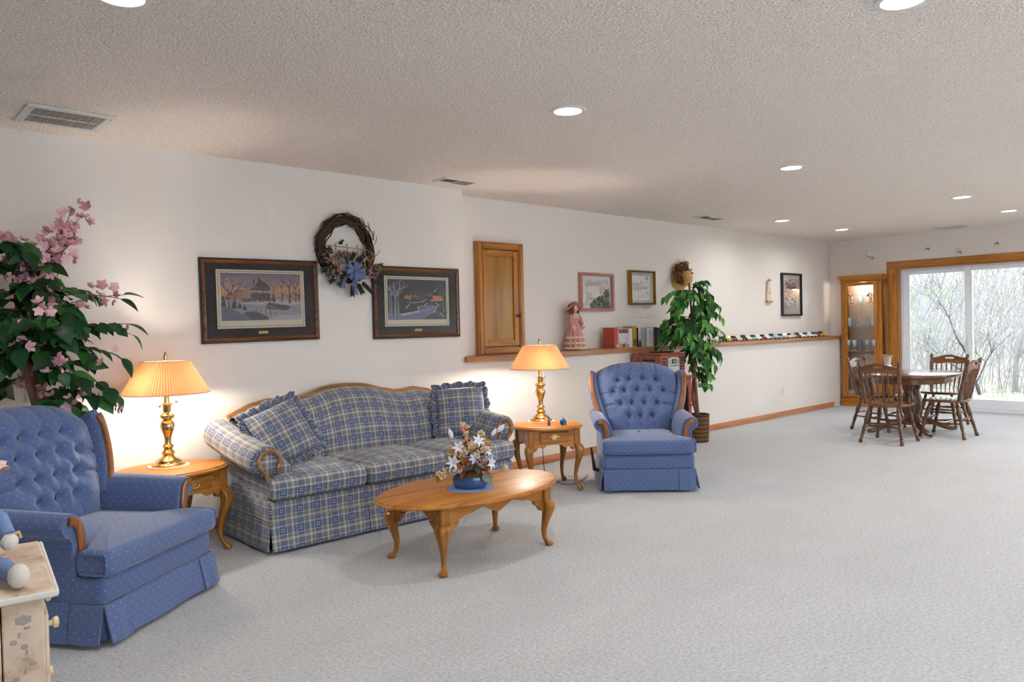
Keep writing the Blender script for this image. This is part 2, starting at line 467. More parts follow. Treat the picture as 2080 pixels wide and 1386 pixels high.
# door casing: three oak boards and the jamb liners
o = MB().box(XW-.022, XW-.0005, DY0-.133, DY1+.133, DZ, DZ+.092, c=.004).build('trim_1', HONEY_Y, smooth=30); struct(o); tag(o, 'oak casing around the sliding patio door')
MB().box(XW-.022, XW-.0005, DY1, DY1+.133, 0, DZ-.0005, c=.004).build('casing_board', HONEY, o)
MB().box(XW-.022, XW-.0005, DY0-.133, DY0, 0, DZ-.0005, c=.004).build('casing_board', HONEY, o)
MB().box(XW+.0, XW+.07, DY1-.022, DY1-.0005, 0, DZ-.0005, c=.003).build('jamb_liner', HONEY, o)
MB().box(XW+.0, XW+.07, DY0+.0005, DY0+.022, 0, DZ-.0005, c=.003).build('jamb_liner', HONEY, o)
MB().box(XW+.0, XW+.07, DY0+.022, DY1-.022, DZ-.022, DZ-.0005, c=.003).build('jamb_liner', HONEY_Y, o)

# sliding patio door: white vinyl frame, two glazed panels
fx0, fx1 = XW+.07, XW+.16
ya, yb = DY0+.0, DY1-.0
f = MB(); f.box(fx0, fx1, yb-.03, yb, 0, DZ); f.box(fx0, fx1, ya, ya+.03, 0, DZ); f.box(fx0, fx1, ya+.03, yb-.03, DZ-.045, DZ); f.box(fx0, fx1, ya+.03, yb-.03, 0, .035)
door = struct(f.build('door_1', WHITE, smooth=0)); tag(door, 'white framed sliding glass patio door looking out on brush')
def sash(x0, x1, y0, y1, z0, z1, st, bot, top):
    MB().box(x0, x1, y1-st, y1, z0, z1, c=.004).build('stile', WHITE, door)
    MB().box(x0, x1, y0, y0+st, z0, z1, c=.004).build('stile', WHITE, door)
    MB().box(x0, x1, y0+st, y1-st, z1-top, z1, c=.004).build('rail', WHITE, door)
    MB().box(x0, x1, y0+st, y1-st, z0, z0+bot, c=.004).build('rail', WHITE, door)
    MB().box((x0+x1)/2-.003, (x0+x1)/2+.003, y0+st, y1-st, z0+bot, z1-top).build('pane', PANE, door)
sash(fx0+.045, fx0+.08, 3.30, yb-.032, .036, DZ-.046, .085, .105, .055)
sash(fx0+.005, fx0+.04, ya+.032, 3.385, .036, DZ-.046, .085, .125, .05)
MB().box(fx0-.02, fx0+.004, 3.315, 3.345, .80, 1.02, c=.006).build('door_handle', WHITE, door)

# ------------------------------------------------------------------ ceiling fixtures
LENS = NT('light_lens'); LENS.set(col=(1, 1, 1), rough=.4, emit=(1, .985, .96), emits=9.0)
_v = LENS.noise(LENS.coord('Object'), 5, 1); LENS.link(LENS.mix(_v, (.97, .97, .97), (1, 1, 1)), LENS.b.inputs['Base Color']); LENS = LENS.m
RING = mat('light_trim_ring', '#e2e2e0', .4, var=.02)
cans = [(.80, 2.81, 'recessed ceiling light cut off by the top edge, nearer the return grille'), (2.965, 1.07, 'recessed ceiling light cut off by the top edge, away from the grille'),
        (3.03, 2.81, 'recessed ceiling light glowing alone in the middle of the ceiling'), (5.50, 2.80, 'recessed ceiling light past the middle of the room, over open carpet'),
        (8.30, 4.35, 'recessed ceiling light near the toy car ledge'), (9.82, 4.33, 'recessed ceiling light in front of the curio cabinet'),
        (8.26, 2.465, 'recessed ceiling light over the dining chairs'), (9.81, 2.46, 'recessed ceiling light nearest the patio door')]
for x, y, lab in cans:
    t = thing('recessed_light', lab, 'ceiling light', (x, y, CH), 0, 'recessed ceiling lights')
    MB().lathe([(.072, -.001), (.076, -.008), (.094, -.006), (.098, -.0005)], 32, cap0=False, cap1=False).build('trim_ring', RING, t)
    MB().lathe([(.073, -.0045), (.05, -.006), (.001, -.0065)], 32, cap0=False).build('lens', LENS, t)
    light('can_and_fill_lamp', 'AREA', (x, y, CH-.012), CAN_P, CAN_COL, shape='DISK', size=.14, spread=math.radians(165)).parent = None
# unseen lights added to brighten the room, most stronger than the visible cans
for x, y in ((.8, 1.07), (5.5, 1.07), (2.9, -.8), (5.5, -.8), (8.2, .6), (9.8, .6), (8.2, -1.2), (9.8, -1.2), (6.9, -.3)):
    light('can_and_fill_lamp', 'AREA', (x, y, CH-.012), CAN_P*(2.3 if x > 6 else 1.0 if (y > 0) else 2.2), CAN_COL, shape='DISK', size=.14, spread=math.radians(165))

SLATG = mat('slat_grey', '#b9b4ad', .5, var=.06); SLAT_SHADE = mat('slat_shaded', '#857b72', .5, var=.06)  # register louvres: white metal with shade put into their grey-brown colour
GRILLE = mat('grille_metal', '#d6d8d4', .45, var=.04)
def grille(name, lab, x0, x1, y0, y1, border, nslat, across, split, group=None):
    """white metal air grille flush on the ceiling"""
    t = thing(name, lab, 'air vent', ((x0+x1)/2, (y0+y1)/2, CH), 0, group); a, c_ = (x1-x0)/2, (y1-y0)/2
    z1 = -.012
    for (p, q, r_, s_) in ((-a, a, -c_, -c_+border), (-a, a, c_-border, c_), (-a, -a+border, -c_+border, c_-border), (a-border, a, -c_+border, c_-border)):
        MB().box(p, q, r_, s_, z1, -.0005, c=.003).build('frame', GRILLE, t)
    MB().box(-a+border, a-border, -c_+border, c_-border, -.0025, -.0005).build('backing', DARKGAP, t)  # dark sheet standing in for the shade inside the duct
    if across == 'y':      # thin slats running in y, set side by side along x, two banks
        w = (a-border)*2/nslat
        src = MB(); src.add([(-.003, -1, 0), (.0025, -1, -.009), (.006, -1, -.009), (.0015, -1, 0), (-.003, 1, 0), (.0025, 1, -.009), (.006, 1, -.009), (.0015, 1, 0)],
                            [(0, 1, 2, 3), (7, 6, 5, 4), (0, 4, 5, 1), (1, 5, 6, 2), (2, 6, 7, 3), (3, 7, 4, 0)])
        me = src.build('slat', SLATG, None, smooth=0, link=False).data
        hb = (c_-border-.004)/2
        for bank in (-1, 1):
            for k in range(nslat):
                inst(me, 'slat', t, (-a+border+w*(k+.4), bank*(hb+.004), -.002), (0, 0, 0), (1, hb, 1))
        MB().box(-a+border, a-border, -.004, .004, z1, -.001).build('divider', GRILLE, t)
        for sx in (-1, 1):
            for sy in (-1, 1): MB().ball((sx*(a-border*.5), sy*(c_-border*1.2), z1), .004, 6, 4).build('screw', mat('screw_grey', '#707070', .4, .8), t)
    else:
        h = (c_-border)*2/nslat
        src = MB(); src.add([(-1, -.0015, 0), (-1, .004, -.009), (-1, .0055, -.009), (-1, 0, 0), (1, -.0015, 0), (1, .004, -.009), (1, .0055, -.009), (1, 0, 0)],
                            [(3, 2, 1, 0), (4, 5, 6, 7), (1, 5, 4, 0), (2, 6, 5, 1), (3, 7, 6, 2), (0, 4, 7, 3)])
        me = src.build('slat', SLAT_SHADE, None, smooth=0, link=False).data
        hb = (a-border-.004)/2
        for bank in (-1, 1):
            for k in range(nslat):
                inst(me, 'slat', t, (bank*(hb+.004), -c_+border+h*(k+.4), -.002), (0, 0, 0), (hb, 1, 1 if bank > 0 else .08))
        MB().box(-.004, .004, -c_+border, c_-border, z1, -.001).build('divider', GRILLE, t)
    return t
grille('return_air_grille', 'large white return air grille on the ceiling over the lamp', .80, 1.205, 4.37, 4.745, .04, 26, 'y', True)
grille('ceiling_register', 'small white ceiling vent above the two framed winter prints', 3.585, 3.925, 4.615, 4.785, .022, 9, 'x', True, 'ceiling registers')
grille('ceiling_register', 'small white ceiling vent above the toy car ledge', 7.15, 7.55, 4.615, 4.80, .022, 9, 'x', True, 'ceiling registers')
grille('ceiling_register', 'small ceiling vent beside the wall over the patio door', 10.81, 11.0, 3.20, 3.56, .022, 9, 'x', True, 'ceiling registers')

# wall outlet, alarm sensor and curtain hooks
t = thing('wall_outlet', 'white electrical outlet plate low on the half wall', 'outlet', (9.45, YW, .345))
MB().box(-.036, .036, -.007, -.0005, -.058, .058, c=.003).build('cover_plate', PLATE, t)
for z in (-.021, .021): MB().box(-.014, .014, -.010, -.007, z-.014, z+.014, c=.003).build('socket', mat('socket_white', '#cfd3d4', .4), t)
t = thing('motion_sensor', 'small white motion sensor high beside the patio door casing', 'sensor', (XW, 4.57, 2.21))
MB().box(-.045, -.0005, -.002, .05, -.03, .035, c=.008).build('body', WHITE, t)
MB().box(-.03, -.006, -.04, -.004, -.075, -.035, c=.006).build('bracket', mat('sensor_grey', '#a9b6bc', .3), t)
HOOK = mat('hook_metal', '#8d939a', .3, .7)
for y, z, lab in ((3.812, 2.224, 'small metal curtain hook above the patio door, nearest the cabinet'), (3.41, 2.14, 'small metal curtain hook just over the middle of the door casing'), (2.977, 2.217, 'small metal curtain hook above the patio door, nearest the picture edge')):
    t = thing('curtain_hook', lab, 'hook', (XW, y, z), 0, 'curtain hooks')
    MB().box(-.006, -.0005, -.022, .022, -.008, .008, c=.003).build('plate', HOOK, t)
    for s_ in (-1, 1): MB().tube([(-.005, s_*.014, 0), (-.03, s_*.018, -.005), (-.035, s_*.022, -.02), (-.022, s_*.024, -.028)], .0035, 6).build('prong', HOOK, t)
# ------------------------------------------------------------------ outdoors, seen through the patio door
def ground_mat():
    t = NT('dry_grass'); v = t.coord('Object')
    f = t.noise(v, 3, 5, .7); g = t.noise(v, .25, 3)
    c = t.ramp(f, [(.3, lin('#6e6a5e')), (.5, lin('#8d8676')), (.7, lin('#a8a08e'))])
    c = t.mix(t.ramp(g, [(.48, (0, 0, 0)), (.62, (1, 1, 1))]), c, lin('#7c8458'))
    t.set(col=c, rough=.95); t.bump(f, .8, .05); return t.m
P = []
for i in range(40):
    row = []
    for j in range(40):
        x = XW+.18+(i/39)**1.6*70; y = -30+j/39*75
        d = x-XW
        z = -.12+.05*math.sin(x*.9+y*.6)+(0 if d < 7 else (d-7)*.13+max(0, d-22)*.12)+.25*math.sin(y*.31+1)*(min(1, d/14))
        row.append((x, y, z))
    P.append(row)
o = MB().grid(P, flip=True).build('ground', ground_mat()); struct(o); tag(o, 'pale dry grass rising to a hillside outside the patio door')
BARK = mat('pale_bark', '#7d7a78', .9, var=.35, scale=12)
BARKD = mat('dark_bark', '#3c383c', .9, var=.35, scale=12)
def gz(x, y):
    d = x-XW; return -.12+(0 if d < 7 else (d-7)*.13+max(0, d-22)*.12)
def branch(mb, p, d, length, rad, depth, rr, droop=.0):
    n = 4; pts = [p]; q = Vector(p); d = Vector(d).normalized(); kids = []
    for i in range(n):
        d = (d+Vector((rr.uniform(-.22, .22), rr.uniform(-.22, .22), rr.uniform(-.15, .15)-droop))).normalized()
        q = q+d*(length/n); pts.append(tuple(q)); kids.append((tuple(q), d.copy()))
    mb.tube(pts, [rad*(1-.13*i) for i in range(n+1)], 5 if depth > 1 else 3)
    if depth > 0:
        for k in range(rr.choice((3, 4)) if depth > 1 else 4):
            pt, dd = kids[rr.randrange(0 if depth > 2 else 1, n)]
            nd = (dd*.7+Vector((rr.uniform(-1, 1), rr.uniform(-1, 1), rr.uniform(-.3, .9)))*.85).normalized()
            branch(mb, pt, nd, length*rr.uniform(.5, .75), rad*.5, depth-1, rr, droop)
def bare_tree(x, y, h, lab, name='bare_tree', seed=0, rad=.05, depth=3, lean=(0, 0, 1), mt=None, group='bare trees and shrubs outside', stems=1):
    rr = random.Random(seed); t = thing(name, lab, 'tree' if 'tree' in name else 'shrub', (x, y, gz(x, y)-.03), 0, group)
    for k in range(stems):
        mb = MB(); l = Vector(lean)+Vector((rr.uniform(-.35, .35), rr.uniform(-.35, .35), 0))*(0 if stems == 1 else 1)
        branch(mb, (rr.uniform(-.1, .1)*(stems > 1), rr.uniform(-.1, .1)*(stems > 1), 0), l, h*.6, rad, depth, rr)
        mb.build('stem', mt or BARK, t)
bare_tree(15.6, 3.85, 4.2, 'forked bare tree standing behind the right-hand door panel', seed=3, rad=.05, lean=(-.05, .16, 1), depth=4)
bare_tree(14.3, 2.72, 2.7, 'thin dark upright sapling at the edge of the right-hand door panel', seed=11, rad=.03, mt=BARKD, lean=(0, .05, 1))
bare_tree(14.6, 4.1, 1.9, 'bent dark sapling behind the vase in the left-hand door panel', seed=21, rad=.03, mt=BARKD, lean=(.0, .12, 1))
bare_tree(17.5, 5.9, 4.5, 'slender bare tree deep in the left-hand door panel', seed=5, rad=.05, lean=(0, -.15, 1), depth=4)
bare_tree(19.0, 3.6, 5.5, 'tall pale tree far behind the middle of the patio door', seed=9, rad=.06, depth=4)
bare_tree(13.7, 3.05, 1.3, 'twiggy pale shrub low behind the right-hand door panel', name='bare_shrub', seed=31, rad=.013, stems=5)
bare_tree(14.2, 4.75, 1.5, 'twiggy pale shrub low behind the left-hand door panel', name='bare_shrub', seed=33, rad=.013, stems=5)
bare_tree(16.2, 4.9, 1.8, 'twiggy shrub in the middle distance behind the left-hand panel', name='bare_shrub', seed=35, rad=.015, stems=5)
bare_tree(15.8, 3.1, 1.7, 'twiggy shrub in the middle distance behind the right-hand panel', name='bare_shrub', seed=37, rad=.015, stems=5)
# tangled brush nobody could count
rr = random.Random(2); mb = MB()
for k in range(1500):
    x = XW+3.6+rr.random()**1.3*24; y = 3.4+(x-XW)*.22+rr.uniform(-1, 1)*(1.6+(x-XW)*.22); z = gz(x, y)-.05
    h = rr.uniform(.5, 1.4)*(1+(x-XW)*.045); dx, dy = rr.uniform(-.5, .5)*h, rr.uniform(-.6, .6)*h; r0 = .004+.0007*(x-XW)
    mb.tube([(x, y, z), (x+dx*.35, y+dy*.3, z+h*.5), (x+dx, y+dy, z+h)], [r0, r0*.8, r0*.3], 3)
    for q in range(3):
        s_ = rr.uniform(.3, .9); p = (x+dx*s_*.8, y+dy*s_*.8, z+h*s_)
        mb.tube([p, (p[0]+rr.uniform(-.3, .3)*h, p[1]+rr.uniform(-.35, .35)*h, p[2]+rr.uniform(.05, .3)*h)], [r0*.6, r0*.2], 3)
tag(mb.build('brush_thicket', mat('brush_twigs', '#837d78', .9, var=.3), smooth=0), 'tangled thicket of pale dry brush on the slope outside', 'brush', kind='stuff')
mb = MB()
for k in range(2600):
    x = XW+.9+rr.random()**1.4*9; y = 3.3+(x-XW)*.2+rr.uniform(-1, 1)*(1.3+(x-XW)*.2); z = gz(x, y)-.03; h = rr.uniform(.06, .28); a = rr.uniform(0, 6.28)
    w = .006; dx, dy = math.cos(a)*h*.5, math.sin(a)*h*.5
    mb.add([(x-w*math.sin(a), y+w*math.cos(a), z), (x+w*math.sin(a), y-w*math.cos(a), z), (x+dx, y+dy, z+h)], [(0, 1, 2)])
tag(mb.build('grass', mat('dry_grass_blades', '#968c72', .9, var=.2), smooth=0), 'short dry grass growing outside the patio door', 'grass', kind='stuff')
# ------------------------------------------------------------------ upholstery materials
def dot_fabric():
    t = NT('blue_dotted_fabric'); uv = t.coord('UV'); sp = t.n('SeparateXYZ'); t.link(uv, sp.inputs[0])
    per = .046
    def dots(ox, oy):
        a = t.math('SUBTRACT', t.math('FRACT', t.math('ADD', t.math('DIVIDE', sp.outputs[0], per), ox)), .5)
        b_ = t.math('SUBTRACT', t.math('FRACT', t.math('ADD', t.math('DIVIDE', sp.outputs[1], per), oy)), .5)
        d = t.math('SQRT', t.math('ADD', t.math('POWER', t.math('MULTIPLY', a, .75), 2), t.math('POWER', b_, 2)))
        return t.math('LESS_THAN', d, .062)
    m = t.math('MAXIMUM', dots(0, 0), dots(.5, .5))
    w = t.noise(t.coord('UV', scale=(900, 250, 1)), 1.0, 2); w2 = t.noise(t.coord('UV'), 5, 3)
    c = t.mix(w, lin('#43547c'), lin('#5d6e97')); c = t.mix(t.math('MULTIPLY', w2, .25), c, lin('#6a7eac'))
    c = t.mix(t.math('MULTIPLY', m, .42), c, lin('#a6b3cc'))
    t.set(col=c, rough=.85, sheen=.35, spec=.2); t.bump(w, .15, .002); return t.m
BLUE = dot_fabric()
def plaid_fabric():
    t = NT('blue_plaid_fabric'); uv = t.coord('UV'); sp = t.n('SeparateXYZ'); t.link(uv, sp.inputs[0])
    PU, PV = .112, .112
    fu = t.math('FRACT', t.math('DIVIDE', sp.outputs[0], PU)); fv = t.math('FRACT', t.math('DIVIDE', sp.outputs[1], PV))
    dk, bl, gr, cr, ol = lin('#465273'), lin('#858da2'), lin('#6b6d75'), lin('#c6bfb3'), lin('#77746f')
    st = [(0, dk), (.34, bl), (.38, cr), (.42, gr), (.50, ol), (.60, gr), (.66, cr), (.78, ol), (.84, gr), (.93, cr), (.96, bl)]
    a = t.ramp(fu, st, 'CONSTANT'); b_ = t.ramp(fv, st, 'CONSTANT')
    c = t.mix(.5, a, b_)
    # small light diamonds inside the dark squares
    def cell(f, k): return t.math('ABSOLUTE', t.math('SUBTRACT', f, k))
    du = t.math('MINIMUM', cell(fu, .11), cell(fu, .23)); dv = t.math('MINIMUM', cell(fv, .11), cell(fv, .23))
    dia = t.math('LESS_THAN', t.math('ADD', du, dv), .05)
    insq = t.math('MULTIPLY', t.math('LESS_THAN', fu, .34), t.math('LESS_THAN', fv, .34))
    c = t.mix(t.math('MULTIPLY', insq, .55), c, lin('#33456f'))
    c = t.mix(t.math('MULTIPLY', t.math('MULTIPLY', dia, insq), .75), c, lin('#b8c4dc'))
    w = t.noise(t.coord('UV', scale=(700, 900, 1)), 1.0, 2)
    c = t.mix(t.math('MULTIPLY', w, .35), c, lin('#6a6e78'))
    t.set(col=c, rough=.9, sheen=.25, spec=.2); t.bump(w, .2, .002); return t.m
PLAID = plaid_fabric()
PIPING = mat('dark_blue_button', '#2c3c60', .8, var=.15)

# ------------------------------------------------------------------ recliners
BUT = [(.765, (-.475, -.2, .115, .44)), (.61, (-.60, -.345, -.03, .28, .60)), (.43, (-.46, -.18, .13, .46)), (.255, (-.295, .016, .345))]
def recliner(label, loc, rz, w, lever):
    t = thing('recliner', label, 'armchair', loc, rz, 'blue tufted recliners')
    h = w/2
    # front rail
    MB().pad(rrect(-h, h, 0, .72, .03), .168, .286, .025, rb=.02).build('front_rail', BLUE, t)
    # skirt panels with pleats
    def panel(p, q, off, z1=.173, z0=.022, fl=.03, side=None):
        m = MB(); P = []
        for i in range(7):
            k = i/6; row = []
            for j in range(9):
                s_ = j/8; x = p[0]+(q[0]-p[0])*s_; y = p[1]+(q[1]-p[1])*s_; n_ = Vector((q[1]-p[1], -(q[0]-p[0]))).normalized()
                o_ = off+fl*k+.004*math.sin(s_*9+p[0]*7)*k
                row.append((x+n_.x*o_, y+n_.y*o_, z1+(z0-z1)*k))
            P.append(row)
        n_ = Vector((q[1]-p[1], -(q[0]-p[0]))).normalized()
        rs = [r_+[(v[0]-n_.x*.008, v[1]-n_.y*.008, v[2]) for v in reversed(r_)] for r_ in P]
        m.rings(rs); m.build('skirt_panel', BLUE, t)
    panel((-h+.12, 0), (h-.12, 0), .004); panel((-h, .0), (-h+.125, 0), .010, fl=.036); panel((h-.125, 0), (h, 0), .010, fl=.036)
    panel((-h, .15), (-h, .0), .003); panel((h, 0), (h, .15), .003)
    panel((-h, .74), (-h, .155), .004, z1=.180); panel((h, .155), (h, .74), .004, z1=.180)
    MB().tube([(-h, -.002, .167), (h, -.002, .167)], .005, 6).build('welt', BLUE, t)
    # T-shaped seat cushion
    a = h-.085
    out = densify([(-h+.02, -.035), (h-.02, -.035), (h, -.02), (h, .115), (h-.02, .128), (a, .13), (a, .60), (-a, .60), (-a, .13), (-h+.02, .128), (-h, .115), (-h, -.02)], .035)
    c = MB().pad(out, .287, .398, .04, crown=.028, rb=.03).build('seat_cushion', BLUE, t)
    for s_ in (-1, 1):
        pts = [(s_*(h+.001), .10, .30), (s_*(h+.003), -.005, .30), (s_*(h+.003), -.022, .318), (s_*(h+.003), -.022, .368), (s_*(h+.003), -.005, .386), (s_*(h+.001), .10, .390)]
        MB().tube(smooth_curve(pts, 20), .005, 6).build('piping', BLUE, c)
    # rolled arms
    for s_ in (-1, 1):
        prof = [(h-.085, .17), (h-.085, .40), (h-.080, .455), (h-.066, .50), (h-.042, .532), (h-.010, .549), (h+.022, .548), (h+.047, .532), (h+.058, .505), (h+.054, .478), (h+.038, .460), (h+.016, .448), (h+.004, .43), (h-.002, .38), (h-.002, .17)]
        rs = []
        for (y, k) in ((.132, .0), (.137, .6), (.15, 1), (.45, 1), (.74, 1), (.755, .6)):
            cx, cz = h-.035, .40
            rs.append([(s_*(cx+(p[0]-cx)*(.93+.07*k)), y, .17 if p[1] < .2 else cz+(p[1]-cz)*(.95+.05*k)+(.012 if y > .4 else 0)*(p[1] > .4)) for p in prof])
        if s_ < 0: rs = [r_[::-1] for r_ in rs]
        ar = MB().rings([r_[::-1] for r_ in rs]).build('arm', BLUE, t)
        path = smooth_curve([(s_*(h+.024), .127, .522), (s_*(h-.004), .126, .517), (s_*(h-.026), .125, .495), (s_*(h-.036), .124, .455), (s_*(h-.042), .124, .415), (s_*(h-.044), .124, .33)], 24)
        MB().sweep(path, [(-.010, -.012), (.004, -.019), (.010, -.012), (.010, .012), (.004, .019), (-.010, .012)], (0, -1, 0)).build('arm_trim', CHAIRW, ar)
    # tufted back
    rec = .33
    def y0(z): return .555+(z-.40)*rec
    zb = .37; bw = ([0, .15, .35, .55, .72, .85, 1], [.268, .280, .312, .338, .348, .348, .325])
    k_ = w/.69
    NU, NV = 72, 72
    def ztop(u): return .948-.075*abs(u)**2.8
    buts = [(u, v) for v, us in BUT for u in us]
    segs = []
    rows = [[(u, v) for u in us] for v, us in BUT]
    for i in range(3):
        for (u, v) in rows[i]:
            for (u2, v2) in rows[i+1]:
                if abs(u-u2) < .22: segs.append((u, v, u2, v2))
    for (u, v) in rows[0]: segs.append((u, v, u*1.02, 1.02))
    for r_ in (1, 2): segs.append((*rows[r_][0], -1, rows[r_][0][1]-.01)); segs.append((*rows[r_][-1], 1, rows[r_][-1][1]-.01))
    for (u, v) in rows[3]: segs.append((u, v, u*1.2, v-.14))
    segs = np.array(segs); bu = np.array(buts)
    P = []; Pb = []
    for i in range(NV+1):
        row = []; rowb = []
        for j in range(NU+1):
            u = -1+2*j/NU; v = i/NV
            x = u*np.interp(v, *bw)*k_; z = zb+v*(ztop(u)-zb)
            pu, pv = u*.31, v*.52                     # metric-ish for tuft distances
            d = np.hypot(pu-bu[:, 0]*.31, pv-bu[:, 1]*.52); dim = .040*np.exp(-(d/.021)**2).max()+.018*np.exp(-(d/.05)**2).max()
            ax, ay, bx, by = segs[:, 0]*.31, segs[:, 1]*.52, segs[:, 2]*.31, segs[:, 3]*.52
            L = (bx-ax)**2+(by-ay)**2; tt = np.clip(((pu-ax)*(bx-ax)+(pv-ay)*(by-ay))/L, 0, 1)
            ds = np.hypot(pu-(ax+tt*(bx-ax)), pv-(ay+tt*(by-ay))); g = (.017*np.exp(-(ds/.010)**2)).max()
            bulge = .085*(1-abs(u)**5)*(1-.25*v)*min(1, .45+v*2.2)
            roll = .075*max(0, (v-.86)/.14)**2.2+.012*abs(u)**9
            y = y0(z)-bulge+roll+max(dim, g)
            row.append((x, y, z)); rowb.append((x*.985, y0(z)+.10, z-.004))
        P.append(row); Pb.append(rowb)
    m = MB(); n1 = NU+1
    m.grid(P)
    mb2 = MB(); mb2.grid(Pb, flip=True)
    edge_f = [P[0][j] for j in range(n1)]+[P[i][NU] for i in range(1, NV+1)]+[P[NV][j] for j in range(NU-1, -1, -1)]+[P[i][0] for i in range(NV-1, 0, -1)]
    edge_b = [Pb[0][j] for j in range(n1)]+[Pb[i][NU] for i in range(1, NV+1)]+[Pb[NV][j] for j in range(NU-1, -1, -1)]+[Pb[i][0] for i in range(NV-1, 0, -1)]
    mb2.rings([edge_b, edge_f], False, False)
    bk = m.build('backrest', BLUE, t, smooth=75)
    mb2.build('back_shell', BLUE, t, smooth=50)
    bm = MB().ball((0, 0, 0), .0085, 8, 5, (1, .6, 1)).build('button', PIPING, None, link=False).data
    for (u, v) in buts:
        i, j = round(v*NV), round((u+1)/2*NU); p = P[i][j]
        inst(bm, 'button', bk, (p[0], p[1]-.004, p[2]))
    # wings with show-wood
    for s_ in (-1, 1):
        zs = [.47, .55, .63, .71, .79, .845, .872]; xs_ = [.288, .318, .346, .364, .374, .372, .362]
        path = [(s_*x*k_, y0(z)-.005, z) for x, z in zip(xs_, zs)]
        path = smooth_curve(path, 24); n = len(path)
        prof = [(-.045, -.030), (-.032, -.040), (.10, -.036), (.11, -.02), (.11, .02), (.10, .036), (-.032, .040), (-.045, .030)]
        wg = MB().sweep(path, prof, (0, 1, 0), scale=[.8+.2*math.sin(PI*min(1, .25+i/n)) for i in range(n)]).build('wing', BLUE, t)
        path2 = [(p[0]+s_*.012, p[1]-.052, p[2]) for p in path[1:-1]]
        MB().sweep(path2, [(-.010, -.010), (-.004, -.017), (.012, -.017), (.012, .017), (-.004, .017), (-.010, .010)], (0, 1, 0)).build('wing_trim', CHAIRW, wg)
    # base under the skirt
    MB().box(-h+.06, h-.06, .06, .70, .0, .03).build('base', DARKGAP, t); MB().box(-h+.006, h-.006, .006, .70, .030, .172).build('pleat_backing', BLUE, t)
    if lever:
        MB().tube([(-h-.02, .22, .13), (-h-.055, .215, .14), (-h-.062, .215, .20), (-h-.078, .20, .315)], [.014, .016, .013, .008], 8).build('lever', mat('lever_wood', '#3a2014', .4), t)
    return t
recliner('blue tufted recliner nearest the rustic cabinet, turned sideways beside the lamp', (1.135, 3.635, 0), math.radians(36.9), .775, False)
recliner('blue tufted recliner facing forward between the end table and the wicker basket', (4.605, 3.515, 0), math.radians(-45.0), .69, True)

